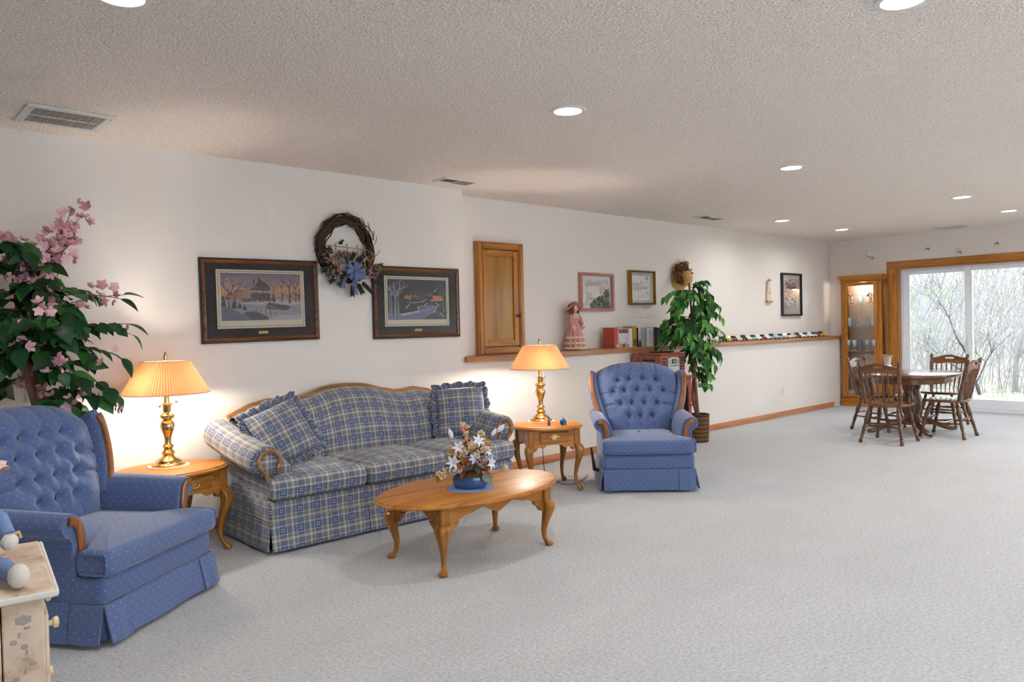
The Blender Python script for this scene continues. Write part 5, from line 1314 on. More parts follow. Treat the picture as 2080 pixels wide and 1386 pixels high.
# ------------------------------------------------------------------ dining set
LEGP = [(0, .013), (.06, .014), (.10, .019), (.13, .013), (.16, .020), (.30, .024), (.42, .021), (.46, .014), (.48, .021), (.50, .014), (.60, .020), (.74, .016), (.80, .013), (.83, .019), (.85, .013), (.92, .018), (.97, .019), (1, .014)]
POSTP = [(0, .013), (.05, .017), (.18, .021), (.30, .020), (.36, .014), (.39, .021), (.42, .014), (.55, .019), (.72, .021), (.82, .018), (.86, .012), (.89, .018), (.95, .018), (.985, .012), (1, .004)]
SPIN = [(0, .006), (.15, .007), (.35, .011), (.5, .012), (.55, .008), (.58, .011), (.61, .007), (.8, .009), (1, .006)]
def dining_chair():
    """seat facing -y, origin on the floor under the seat centre"""
    t = thing('dining_chair', 'x', 'chair', group='spindle-back dining chairs')
    sw, sd, sz = .205, .195, .405
    out = []
    for k in range(40):
        a = 2*PI*k/40; x = sw*math.copysign(abs(math.cos(a))**.62, math.cos(a)); y = sd*math.copysign(abs(math.sin(a))**.62, math.sin(a)); x *= 1-.10*(y/sd); out.append((x, y))
    MB().pad(out, sz-.030, sz, .014, crown=-.008, rb=.012).build('seat', MAPLE_X, t)
    for sx in (-1, 1):
        for sy in (-1, 1):
            MB().turn((sx*.135, sy*.125, sz-.026), (sx*.205, sy*.215, 0), LEGP, 10).build('leg', MAPLE, t)
    def at(sx, sy, z): k = (sz-.026-z)/(sz-.026); return (sx*(.135+.07*k), sy*(.125+.09*k), z)
    ST = [(0, .008), (.2, .009), (.42, .013), (.5, .015), (.58, .013), (.8, .009), (1, .008)]
    for sx in (-1, 1): MB().turn(at(sx, -1, .14), at(sx, 1, .16), ST, 8).build('stretcher', MAPLE, t)
    MB().turn(at(-1, 1, .20), at(1, 1, .20), ST, 8).build('stretcher', MAPLE, t); MB().turn(at(-1, -1, .20), at(1, -1, .20), ST, 8).build('stretcher', MAPLE, t)
    MB().turn((-.187, 0, .15), (.187, 0, .15), ST, 8).build('stretcher', MAPLE, t)
    def back(x, z): return (x*(1+.24*(z-sz)), .165+(z-sz)*.24+.0-.35*x*x, z)
    for sx in (-1, 1): MB().turn(back(sx*.170, sz-.01), back(sx*.178, .835), POSTP, 10).build('back_post', MAPLE, t)
    for k in range(6):
        x = -.120+.048*k; MB().turn(back(x*.95, sz-.008), back(x*1.08, .728), SPIN, 8).build('spindle', MAPLE, t)
    # pierced crest rail
    m = MB(); N = 30
    def top(x): return .795+.028*math.cos(min(PI, abs(x)/.11*PI*.5))*(abs(x) < .11)-.012*max(0, abs(x)-.11)/.06
    def bot(x): return .722+.006*math.cos(x*30)
    def col(x, z, o): p = back(x*.97, z); return (p[0], p[1]+o, z)
    xs_ = np.linspace(-.182, .182, N+1)
    for i in range(N):
        a, b_ = xs_[i], xs_[i+1]; mid_ = abs((a+b_)/2)
        def slot(x): return (.772-.0*x, .772+.020*max(0, 1-(abs(x)/.052)**4)**.5) if abs(x) < .052 else (.782, .782)
        spans = [((bot(a), top(a)), (bot(b_), top(b_)))] if mid_ > .052 else [((bot(a), slot(a)[0]), (bot(b_), slot(b_)[0])), ((slot(a)[1], top(a)), (slot(b_)[1], top(b_)))]
        for (s0, s1) in spans:
            v = [col(a, s0[0], -.010), col(b_, s1[0], -.010), col(b_, s1[1], -.010), col(a, s0[1], -.010), col(a, s0[0], .010), col(b_, s1[0], .010), col(b_, s1[1], .010), col(a, s0[1], .010)]
            f = [(0, 1, 2, 3), (7, 6, 5, 4), (3, 2, 6, 7), (1, 0, 4, 5)]
            if i == 0 or (mid_ <= .052 and abs(xs_[i-1]+xs_[i])/2 > .052): f.append((0, 3, 7, 4))
            if i == N-1 or (mid_ <= .052 and i+2 <= N and abs(xs_[i+1]+xs_[min(i+2, N)])/2 > .052): f.append((1, 5, 6, 2))
            m.add(v, f)
    m.build('crest_rail', MAPLE_X, t, smooth=35)
    return t
c0 = dining_chair()
spots = [(8.10, 3.115, math.radians(90), 'dark wooden dining chair nearest the camera with its back to us'), (8.955, 3.56, math.radians(-4), 'dark wooden dining chair on the curio cabinet side of the table'),
         (8.86, 2.80, math.radians(180), 'dining chair at the table side away from the ledge, back on the outside'), (9.72, 3.13, math.radians(-90), 'dining chair at the far end of the table against the patio door')]
for i, (x, y, a, lab) in enumerate(spots):
    c = c0 if i == 0 else copy_tree(c0); c.location = (x, y, 0); c.rotation_euler = (0, 0, a); c['label'] = lab
t = thing('dining_table', 'oval dark wood pedestal dining table by the patio door', 'table', (8.93, 3.19, 0))
m = MB(); rs = []
for (k, z) in ((-.03, .628), (-.012, .630), (-.002, .640), (0, .652), (-.004, .664), (-.014, .668)): rs.append([(p[0]*(.60+k)/.60, p[1]*(.475+k)/.475, z) for p in oval(0, 0, .60, .475, 56, .9)])
m.rings(rs).build('tabletop', MAPLE_X, t)
MB().rings([[(p[0], p[1], z) for p in oval(0, 0, .50, .385, 48, .9)] for z in (.565, .629)]).build('apron', MAPLE_X, t)
for sx in (-1, 1):
    MB().lathe([(.07, .10), (.072, .14), (.05, .17), (.045, .20), (.065, .24), (.075, .30), (.070, .38), (.05, .44), (.045, .47), (.06, .50), (.06, .566)], 18, (sx*.10, 0, 0)).build('pedestal', MAPLE, t)
    for sy in (-1, 1):
        path = smooth_curve([(sx*.12, sy*.02, .15), (sx*.19, sy*.10, .125), (sx*.28, sy*.21, .065), (sx*.34, sy*.28, .035), (sx*.385, sy*.325, .030)], 20)
        MB().sweep(path, [(-.026, -.030), (.026, -.030), (.030, .010), (0, .030), (-.030, .010)], (sy*1, -sx*1, 0), scale=[1-.018*i for i in range(len(path))]).build('foot', MAPLE, t)
t = thing('vase', 'cream floral vase standing on the dining table', 'vase', (8.72, 3.36, .6682))
def vase_mat():
    t = NT('floral_porcelain'); v = t.coord('Object'); f = t.noise(v, 22, 2); m_ = t.ramp(f, [(.60, (0, 0, 0)), (.66, (1, 1, 1))])
    t.set(col=t.mix(t.math('MULTIPLY', m_, .8), lin('#d8d2c8'), lin('#5d7358')), rough=.2, coat=.4); return t.m
MB().lathe([(.050, 0), (.052, .008), (.034, .020), (.030, .030), (.044, .044), (.050, .060), (.042, .078), (.030, .090), (.032, .105), (.040, .150), (.046, .178), (.058, .192), (.060, .196), (.052, .196), (.036, .15)], 24, cap1=False).build('body', vase_mat(), t)
MB().tube([(.060*math.cos(2*PI*q/30), .060*math.sin(2*PI*q/30), .195) for q in range(30)], .004, 6, closed=True).build('rim', GOLD, t)

# ------------------------------------------------------------------ curio cabinet (front faces -x)
CX0, CX1, CYa, CYb, CTOP = 11.125, 11.315, 4.362, 4.935, 1.905
t = thing('curio_cabinet', 'tall honey oak curio cabinet with a glass door full of glassware', 'cabinet', ((CX0+CX1)/2, (CYa+CYb)/2, 0))
hx, hy = (CX1-CX0)/2, (CYb-CYa)/2
MB().box(-hx-.012, hx, -hy-.012, hy+.012, 0, .105, c=.006).build('plinth', HONEY_Y, t); MB().box(-hx-.004, hx, -hy-.004, hy+.004, .1052, .135, c=.004).build('plinth_moulding', HONEY_Y, t)
for sx in (-1, 1):
    for sy in (-1, 1): MB().box(*( (-hx, -hx+.05) if sx < 0 else (hx-.04, hx)), *((-hy, -hy+.05) if sy < 0 else (hy-.05, hy)), .1352, CTOP-.10, c=.003).build('corner_post', HONEY, t)
MB().box(hx-.012, hx, -hy+.051, hy-.051, .136, CTOP-.101).build('back_panel', mat('tan_back', '#cdb9a2', .5, 0., var=.05), t)
for sy in (-1, 1):
    MB().box(-hx+.052, hx-.042, sy*(hy-.008)-.002, sy*(hy-.008)+.002, .14, CTOP-.105).build('side_pane', PANE, t)
    MB().box(-hx+.051, hx-.041, sy*(hy-.012)-.010, sy*(hy-.012)+.010, .136, .19).build('side_rail', HONEY_X, t)
MB().box(-hx, hx, -hy, hy, CTOP-.10, CTOP-.075, c=.002).build('top_panel', HONEY_Y, t)
rs = []
for (o_, z) in ((0, CTOP-.0745), (.012, CTOP-.06), (.022, CTOP-.035), (.036, CTOP-.012), (.040, CTOP)): rs.append([(-hx-o_, -hy-o_, z), (hx, -hy-o_, z), (hx, hy+o_, z), (-hx-o_, hy+o_, z)])
MB().rings(rs).build('crown_moulding', HONEY_Y, t, smooth=20)
d = MB().box(-hx-.010, -hx-.006, -hy+.095, hy-.095, .205, CTOP-.135).build('door', PANE, t)
MB().box(-hx-.020, -hx-.0005, -hy+.035, -hy+.10, .14, CTOP-.102, c=.003).build('door_stile', HONEY, d); MB().box(-hx-.020, -hx-.0005, hy-.10, hy-.035, .14, CTOP-.102, c=.003).build('door_stile', HONEY, d)
MB().box(-hx-.020, -hx-.0005, -hy+.1002, hy-.1002, CTOP-.15, CTOP-.102, c=.003).build('door_rail', HONEY_Y, d); MB().box(-hx-.020, -hx-.0005, -hy+.1002, hy-.1002, .14, .21, c=.003).build('door_rail', HONEY_Y, d)
hd = MB().box(-hx-.024, -hx-.0205, hy-.085, hy-.065, .98, 1.12, c=.001).build('door_pull', BRASS, d); MB().tube([(-hx-.024, hy-.075, 1.02), (-hx-.045, hy-.075, 1.03), (-hx-.045, hy-.075, 1.07), (-hx-.024, hy-.075, 1.08)], .004, 6).build('pull_bar', BRASS, hd)
SHG = mat('shelf_glass_edge', '#b8d0cc', .1, var=.03, alpha=.35)
SHELF = [1.505, 1.17, .49]
for z in SHELF: MB().box(-hx+.06, hx-.045, -hy+.055, hy-.055, z-.008, z).build('glass_shelf', SHG, t)
MB().box(-hx+.052, hx-.042, -hy+.052, hy-.052, .79, .812).build('wood_shelf', HONEY_Y, t); MB().box(-hx+.002, hx-.042, -hy+.002, hy-.002, .136, .15).build('floor_board', HONEY_Y, t)
light('cabinet_fill', 'POINT', ((CX0+CX1)/2, (CYa+CYb)/2, CTOP-.135), 4.0, (1, .9, .75), shadow_soft_size=.03)  # added light that brightens the cabinet interior
o = MB().lathe([(.045, 0), (.045, -.012), (.03, -.016)], 18, (0, 0, CTOP-.101)).build('cabinet_fill_disc', LENS, t)  # glowing disc added along with that light
tum = MB().lathe([(.020, 0), (.024, .004), (.026, .05), (.030, .10), (.028, .10), (.023, .05), (.020, .012), (.001, .010)], 16, cap1=False).build('x', CRYSTAL, None, link=False).data
gob = MB().lathe([(.024, 0), (.022, .004), (.005, .010), (.005, .045), (.014, .055), (.025, .075), (.027, .105), (.024, .125), (.022, .125), (.022, .078), (.003, .058)], 16, cap1=False).build('x', CRYSTAL, None, link=False).data
dish = MB().lathe([(.020, 0), (.024, .004), (.040, .022), (.046, .030), (.043, .030), (.022, .010), (.001, .008)], 18, cap1=False).build('x', CRYSTAL, None, link=False).data
bowl = MB().lathe([(.03, 0), (.034, .006), (.055, .04), (.075, .085), (.092, .105), (.088, .107), (.052, .05), (.001, .012)], 24, cap1=False).build('x', CRYSTAL, None, link=False).data
BLUEG = mat('blue_glass', '#6d8fc0', .1, var=.2, scale=30, trans=.4)
vas = MB().lathe([(.024, 0), (.026, .006), (.018, .03), (.028, .08), (.030, .11), (.018, .14), (.026, .165)], 16).build('x', BLUEG, None, link=False).data
CNT = {}
def glass(me, name, x, y, z, lab, grp, s_=1.):
    if grp != 'curio glassware':
        k = CNT.get(lab, 0); CNT[lab] = k+1; lab = lab+', '+ordinal(k)+' from the long wall'
    o = bpy.data.objects.new(name, me); COL.objects.link(o); o.location = (x, y, z+.0006); o.scale = (s_,)*3; tag(o, lab, {'glass_tumbler': 'glass', 'glass_goblet': 'glass', 'glass_dish': 'dish', 'glass_bowl': 'bowl', 'glass_vase': 'vase'}[name], grp)
glass(bowl, 'glass_bowl', 11.162, 4.6581, 1.505, 'large clear glass bowl on the top shelf of the curio cabinet', 'curio glassware')
for y, x in ((4.8386, 11.2000), (4.8101, 11.1400), (4.7911, 11.2230)): glass(tum, 'glass_tumbler', x, y, 1.17, 'clear tumbler on second curio shelf, door pull side', 'tumblers on the second curio shelf', 1.25)
for y, x in ((4.5441, 11.1550), (4.5156, 11.2230), (4.4871, 11.1400), (4.4681, 11.2000)): glass(tum, 'glass_tumbler', x, y, 1.17, 'clear tumbler on second curio shelf, patio side', 'tumblers at the patio end of the second curio shelf', 1.3)
for y, x in ((4.7151, 11.1920), (4.6771, 11.1170), (4.6201, 11.1480)): glass(dish, 'glass_dish', x, y, 1.17, 'low glass dish between tumblers on second curio shelf', 'low dishes on the second curio shelf', .85)
for y, x in ((4.8481, 11.2230), (4.8291, 11.1330), (4.7816, 11.1920), (4.7436, 11.1250)): glass(gob, 'glass_goblet', x, y, .812, 'clear goblet on wooden curio shelf, door pull side', 'goblets on the wooden curio shelf', 1.25)
for y, x in ((4.5631, 11.1330), (4.5156, 11.1920), (4.4871, 11.2300), (4.4681, 11.1250)): glass(gob, 'glass_goblet', x, y, .812, 'clear goblet on wooden curio shelf, patio side', 'goblets at the patio end of the wooden curio shelf', 1.25)
glass(vas, 'glass_vase', 11.140, 4.6533, .812, 'slim blue glass vase in the middle of the wooden curio shelf', 'curio glassware', .95)
for y, x in ((4.8386, 11.2150), (4.8196, 11.1330), (4.7626, 11.1780), (4.7056, 11.1250)): glass(gob, 'glass_goblet', x, y, .49, 'clear goblet on lowest glass curio shelf', 'goblets on the lowest curio shelf', 1.35)
for y, x in ((4.8006, 11.1400), (4.6866, 11.1620), (4.5631, 11.1400)): glass(bowl, 'glass_bowl', x, y, .15, 'clear glass bowl on the curio cabinet floor', 'bowls on the curio cabinet floor', .8)
rr = random.Random(3)
for y, lab in ((4.7911, 'small flowered porcelain figurine on the top curio shelf, door pull side'), (4.5156, 'small flowered porcelain figurine on the top curio shelf, patio side')):
    f = thing('porcelain_figurine', lab, 'figurine', (11.148, y, 1.5056), 0, 'porcelain figurines')
    MB().lathe([(.03, 0), (.032, .008), (.014, .02), (.02, .06), (.012, .09)], 14).build('body', mat('porcelain', '#ded6cc', .25), f)
    for k in range(9): MB().ball((rr.uniform(-.03, .03), rr.uniform(-.04, .04), .09+rr.uniform(-.02, .05)), .013, 6, 5).build('porcelain_flower', [mat('porc_green', '#7c8a6a', .4), mat('porc_plum', '#7a6a86', .4), mat('porcelain', '#ded6cc', .25)][k % 3], f)

# ------------------------------------------------------------------ retro stereo on its stand
t = thing('stereo_stand', 'reddish wooden record stand with arched openings behind the front-facing recliner', 'cabinet', (6.43, 4.725, 0))
MB().box(-.285, .285, -.205, .205, .700, .728, c=.006).build('top', MAHOG, t)
MB().box(-.262, .262, -.185, .195, 0, .05, c=.004).build('plinth', MAHOG, t)
for s_ in (-1, 1): MB().box(s_*.262-(.018 if s_ > 0 else 0), s_*.262+(.018 if s_ < 0 else 0), -.18, .195, .0505, .6995).build('side', MAHOG, t)
MB().box(-.243, .243, .185, .195, .0505, .6995).build('back', MAHOG, t); MB().box(-.243, .243, -.16, .184, .34, .36).build('shelf', MAHOG, t)
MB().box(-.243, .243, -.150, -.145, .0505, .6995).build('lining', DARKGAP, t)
for k in range(3):     # arched face frame
    w_ = .486/3; x0 = -.243+k*w_; poly = [(x0+.0003, .0505), (x0+.0003, .6995), (x0+w_-.0003, .6995), (x0+w_-.0003, .0505), (x0+w_-.028, .0505), (x0+w_-.028, .56)]
    for q in range(9): a = PI*q/8; poly.append((x0+w_/2+(w_/2-.028)*math.cos(a), .56+.075*math.sin(a)))
    poly += [(x0+.028, .0505)]; MB().prism(poly, -.182, -.160, 'y').build('arch_panel', MAHOG, t, smooth=20)
MB().ball((.225, -.195, .42), .017, 10, 7).build('knob', MAHOG, t)
t = thing('stereo', 'reddish wooden retro stereo with a silver control panel below the ledge', 'stereo', (6.41, 4.745, .7285))
MB().box(-.215, .215, -.19, .19, 0, .028, c=.006).build('base', MAHOG, t); MB().box(-.205, .205, -.18, .185, .0285, .225, c=.004).build('body', MAHOG, t); MB().box(-.215, .215, -.19, .19, .2255, .247, c=.008).build('lid', MAHOG, t)
SLOT = mat('slot_dark', '#1b1210', .7)
for s_ in (-1, 1):
    for k in range(5): MB().box(s_*.155-.030, s_*.155+.030, -.186, -.1805, .07+k*.028, .083+k*.028, c=.002).build('speaker_slot', SLOT, t)
for k in range(3): MB().box(-.2105, -.2055, -.11, .05, .10+k*.032, .118+k*.032, c=.002).build('side_slot', SLOT, t)
fp = MB().prism([(-.095, .05), (-.095, .185), (-.06, .197), (0, .202), (.06, .197), (.095, .185), (.095, .05)], -.190, -.1805, 'y').build('control_panel', mat('silver_panel', '#b9b8b0', .4, .3, var=.06), t, smooth=20)
MB().box(-.038, .038, -.194, -.1905, .135, .180, c=.003).build('display', mat('lcd', '#20242c', .2), fp); MB().box(-.022, .022, -.1955, -.1945, .145, .170).build('display_glass', mat('lcd_grey', '#7e848c', .3), fp)
for k in range(8): MB().box(-.072+k*.0195, -.060+k*.0195, -.195, -.1905, .108, .118, c=.002).build('button', mat('panel_button', '#5c5c58', .4), fp)
for s_ in (-1, 1):
    for k in range(3): MB().box(s_*.066-.012, s_*.066+.012, -.194, -.1905, .135+k*.015, .143+k*.015, c=.002).build('button', mat('panel_button', '#5c5c58', .4), fp)
MB().box(.108, .118, -.187, -.1805, .03, .215).build('inlay', mat('inlay_dark', '#5a2416', .4), t)
MB().lathe([(.13, 0), (.132, .004), (.125, .010), (.02, .012), (.008, .022)], 28, (.02, -.02, .2475)).build('record', BLACK, t)
# ------------------------------------------------------------------ flower arrangement on the coffee table
DBLUE = mat('blue_doily', '#7f90bc', .95, var=.15, scale=60, bump=.5, bscale=250)
doily('blue crocheted doily under the flower bowl on the coffee table', (2.672, 3.285, CT+.0005), .128, DBLUE, wave=.010)
t = thing('flower_bowl', 'blue oval ceramic bowl on the crocheted doily', 'bowl', (2.672, 3.285, CT+.004), math.radians(-43))
BCER = mat('blue_glaze', '#33557f', .25, var=.25, scale=18, coat=.3)
MB().lathe([(.062, 0), (.078, .004), (.086, .02), (.088, .05), (.084, .064), (.080, .064), (.078, .03), (.001, .02)], 36, cap1=True, sx=1.12, sy=.82).build('body', BCER, t)
t = thing('flower_arrangement', 'dried flower arrangement with white lilies standing in the blue bowl', 'flowers', (2.672, 3.285, CT+.045), math.radians(-43))
rr = random.Random(17)
FC = dict(cream=mat('dried_cream_flower', '#d3bd92', .9, var=.25, scale=70), gold=mat('dried_gold_flower', '#b98c4c', .9, var=.3, scale=70), white=mat('lily_white', '#d9d9e2', .7, var=.08, scale=30), rust=mat('rust_leaf', '#8a4a22', .85, var=.3, scale=40), pink=mat('peach_blossom', '#d6a392', .8, var=.2, scale=50), lav=mat('dried_lavender', '#a9a6b6', .9, var=.2, scale=60), moss=mat('dried_moss', '#5d4a34', .95, var=.4, scale=40), green=mat('dried_green', '#4c5138', .9, var=.3, scale=40), stem=mat('dried_stem', '#8a6a44', .9))
MB().ball((0, 0, .02), .078, 14, 8, (1.1, .8, .45)).build('moss', FC['moss'], t)
def lily_mesh():
    m = MB()
    for k in range(6):
        a = 2*PI*k/6+.2; P = []
        for i in range(6):
            s_ = i/5; hw = .011*math.sin(PI*min(.97, s_*.9+.1)); r_ = .055*s_; z = .018*math.sin(s_*2.2)
            P.append([(math.cos(a)*r_-math.sin(a)*j*hw, math.sin(a)*r_+math.cos(a)*j*hw, z-.003*(1-abs(j))) for j in (-1, 0, 1)])
        m.grid(P)
    for k in range(4): a = k*1.57; m.tube([(0, 0, 0), (.006*math.cos(a), .006*math.sin(a), .022)], .0012, 4)
    return m.build('lily', FC['white'], None, link=False).data
LILY = lily_mesh(); BUD = MB().turn((0, 0, 0), (0, 0, .055), [(0, .003), (.25, .011), (.55, .013), (.85, .006), (1, .001)], 8).build('bud', FC['white'], None, link=False).data
LEAFD = leaf_mesh('dry_leaf', FC['rust'], .055, .020, .014); LEAFG = leaf_mesh('dry_leaf', FC['green'], .06, .018, .012)
def stem(p): MB().tube([(p[0]*.15, p[1]*.15, .02), (p[0]*.55, p[1]*.5, p[2]*.55), p], [.0022, .0018, .0012], 4).build('stem', FC['stem'], t)
def place(me, name, p, d, s_=1.):
    s_ = s_*(.78 if name == 'lily' else 1); stem(p); q = Vector(d).to_track_quat('Z', 'Y').to_euler(); return inst(me, name, t, p, q, s_)
# camera looks along local +y here; x is to the viewer's right
for (p, d, s_) in (((-.085, -.06, .11), (-.3, -1, .3), 1.05), ((-.055, -.05, .19), (-.3, -.9, .5), .9), ((.05, -.03, .22), (.5, -.7, .6), .95), ((.03, -.06, .13), (.1, -1, .2), .8), ((.115, -.04, .10), (.9, -.6, .1), 1.0), ((.10, -.02, .16), (.8, -.5, .3), .8), ((-.02, .03, .20), (-.3, -.4, .8), .8), ((-.07, .02, .15), (-.9, -.2, .4), .8)): place(LILY, 'lily', p, d, s_)
for (p, d, s_) in (((-.095, .0, .235), (-.3, 0, 1), 1.1), ((.155, .02, .262), (.75, 0, .7), 1.15), ((.125, 0, .245), (.55, 0, .8), .9)): place(BUD, 'bud', p, d, s_)
for (x, y, z, R_, c, n) in ((-.155, -.05, .045, .030, 'cream', 26), (-.175, -.02, .02, .026, 'gold', 20), (-.125, -.03, .055, .024, 'cream', 20), (-.10, -.02, .15, .030, 'gold', 24), (-.09, .0, .18, .024, 'cream', 22), (.075, .0, .21, .028, 'cream', 22), (.065, .0, .255, .022, 'cream', 20), (.10, .0, .21, .026, 'gold', 22), (.06, -.05, .115, .030, 'lav', 26), (.09, -.05, .13, .024, 'lav', 22), (.10, -.02, .08, .026, 'gold', 22), (-.03, -.04, .165, .024, 'cream', 20), (.02, -.01, .18, .026, 'gold', 22), (.07, .02, .165, .026, 'lav', 22), (.20, .0, .062, .014, 'cream', 12), (.045, -.055, .155, .022, 'cream', 18), (.0, .05, .16, .034, 'moss', 20), (-.05, -.02, .11, .028, 'moss', 20), (.045, -.03, .075, .034, 'moss', 20), (-.065, -.05, .065, .024, 'white', 16), (-.06, -.03, .14, .030, 'cream', 24), (-.045, -.05, .10, .026, 'gold', 20), (.02, -.06, .20, .022, 'cream', 18), (.085, -.045, .175, .026, 'cream', 22), (-.02, -.06, .115, .026, 'rust', 16), (.12, -.01, .13, .024, 'lav', 20)):
    o = cluster(rr, n, R_, .005, .009).build('dried_flower', FC[c], t, loc=(x, y, z)); stem((x, y, z-.01))
# tall peach stalk
MB().tube([(0, 0, .03), (-.01, 0, .18), (-.03, 0, .31)], [.003, .0024, .0016], 5).build('stem', FC['stem'], t)
for k in range(16):
    z = .20+.008*k; x = -.008-.02*(k/16); cluster(rr, 9, .014, .005, .009).build('blossom', FC[['rust', 'pink', 'pink', 'rust', 'cream'][k % 5]] if k < 13 else FC['pink' if k < 15 else 'cream'], t, loc=(x+rr.uniform(-.018, .018), rr.uniform(-.02, .01), z))
for k in range(20): a = rr.uniform(0, 6.28); z = rr.uniform(.04, .17); r_ = rr.uniform(.04, .09); inst(LEAFD if k % 3 else LEAFG, 'dry_leaf', t, (r_*math.cos(a), r_*math.sin(a)*.7, z), rot_from((math.cos(a), math.sin(a), rr.uniform(-.3, .6))), rr.uniform(.8, 1.3))
for (x, z) in ((-.15, .28), (-.13, .26), (.11, .28), (-.19, .14)): MB().tube([(0, 0, .03), (x*.6, 0, z*.7), (x, -.01, z)], [.002, .0015, .0008], 4).build('stem', FC['stem'], t)
o = inst(leaf_mesh('grey_leaf', mat('lambs_ear', '#8a8f86', .9, var=.2, scale=40), .07, .032, .01), 'grey_leaf', t, (.085, -.055, .05), rot_from((.5, -.3, -.8), (0, -1, .3)), 1.0)

# ------------------------------------------------------------------ porcelain doll on the ledge
LZ = 1.0325
t = thing('porcelain_doll', 'porcelain doll in a pink ruffled dress and wide hat on the ledge', 'doll', (5.50, 5.075, LZ), math.radians(8))
PKD = mat('doll_pink', '#c98c8a', .85, var=.12, scale=20, bump=.3, bscale=120); PKL = mat('doll_lace', '#d8bea2', .9, var=.2, scale=60, bump=.4, bscale=200); SKIN = mat('doll_skin', '#e2bfa4', .45, var=.03); HAIR = mat('doll_hair', '#7e5c36', .7, var=.3, scale=60, bump=.4, bscale=120)
def frill(prof, n, wav, amp):
    rs = []
    for r_, z, k in prof: rs.append([((r_+amp*k*math.sin(wav*2*PI*q/n))*math.cos(2*PI*q/n), (r_+amp*k*math.sin(wav*2*PI*q/n))*.8*math.sin(2*PI*q/n), z) for q in range(n)])
    return MB().rings(rs)
dr = frill([(.118, .02, 1), (.108, .08, 1), (.092, .15, .7), (.066, .225, .4), (.046, .265, .1), (.052, .30, 0), (.054, .33, 0), (.034, .362, 0), (.018, .368, 0)], 72, 12, .007).build('dress', PKD, t)
for (z, r_) in ((.012, .122), (.060, .114), (.115, .102)): frill([(r_+.010, z, 1.2), (r_+.006, z+.010, 1), (r_-.004, z+.020, .5)], 96, 18, .006).build('lace_frill', PKL, dr)
frill([(.062, .315, .5), (.058, .335, .4), (.036, .366, .1)], 60, 14, .004).build('lace_collar', PKL, dr); MB().ball((0, -.045, .338), .014, 8, 6, (1.5, .5, .8)).build('bow', PKL, dr)
for s_ in (-1, 1):
    sl = MB().tube([(s_*.045, 0, .348), (s_*.075, -.008, .315), (s_*.088, -.02, .27), (s_*.082, -.038, .232)], [.020, .027, .024, .017], 10).build('sleeve', PKD, t)
    MB().turn((s_*.082, -.038, .236), (s_*.080, -.044, .218), [(0, .019), (1, .025)], 12).build('cuff', PKL, sl); h_ = MB().ball((s_*.080, -.048, .206), .013, 8, 6, (.8, .7, 1.2)).build('hand', SKIN, t)
    MB().ball((s_*.032, -.012, .012), .020, 8, 6, (.8, 1.5, .6)).build('shoe', mat('doll_shoe', '#c8a890', .5), t)
hd = MB().ball((0, -.004, .412), .038, 16, 12, (.92, .95, 1.1)).build('head', SKIN, t)
for s_ in (-1, 1): MB().ball((s_*.0135, -.0375, .414), .0048, 8, 6, (1.1, .5, 1)).build('eye', mat('doll_eye', '#2a2420', .2), hd); MB().ball((s_*.022, -.030, .400), .008, 8, 6, (1, .3, 1)).build('cheek', mat('doll_cheek', '#d99a88', .5), hd)
MB().ball((0, -.0405, .404), .0042, 6, 5).build('nose', SKIN, hd); MB().ball((0, -.0375, .391), .0055, 8, 5, (1.3, .5, .6)).build('mouth', mat('doll_lips', '#b0514c', .4), hd)
hr = MB().ball((0, .008, .418), .043, 14, 10, (1, .95, 1.02)).build('hair', HAIR, t)
for k in range(22):
    a = rr.uniform(-.4, PI+.4); r_ = .040; p = [(r_*math.cos(a)*(1+.35*i/4)+.004*math.sin(i*2.2), r_*math.sin(a)*(1+.2*i/4)+.004*math.cos(i*2.2)-.004, .415-.022*i) for i in range(5)]; MB().tube(p, [.009, .011, .011, .010, .006], 6).build('curl', HAIR, hr)
hat = MB(); rs = []
for (r_, z, k) in ((.040, .468, 0), (.047, .455, 0), (.050, .438, 0), (.075, .440, .6), (.098, .428, 1), (.100, .425, 1), (.074, .433, .6), (.046, .430, 0)): rs.append([((r_+.004*k*math.sin(9*2*PI*q/60))*math.cos(2*PI*q/60), (r_+.004*k*math.sin(9*2*PI*q/60))*math.sin(2*PI*q/60), z-.030*k*abs(math.cos(2*PI*q/60))**2) for q in range(60)])
HT = Matrix.Translation((0, .012, .436)) @ Matrix.Rotation(math.radians(-30), 4, 'X') @ Matrix.Translation((0, 0, -.436))
hat.rings(rs).xf(HT).build('hat', PKD, t); MB().tube([(.051*math.cos(2*PI*q/30), .051*math.sin(2*PI*q/30), .444) for q in range(30)], .006, 5, closed=True).xf(HT).build('hat_band', mat('hat_band', '#8f5a58', .8), t)

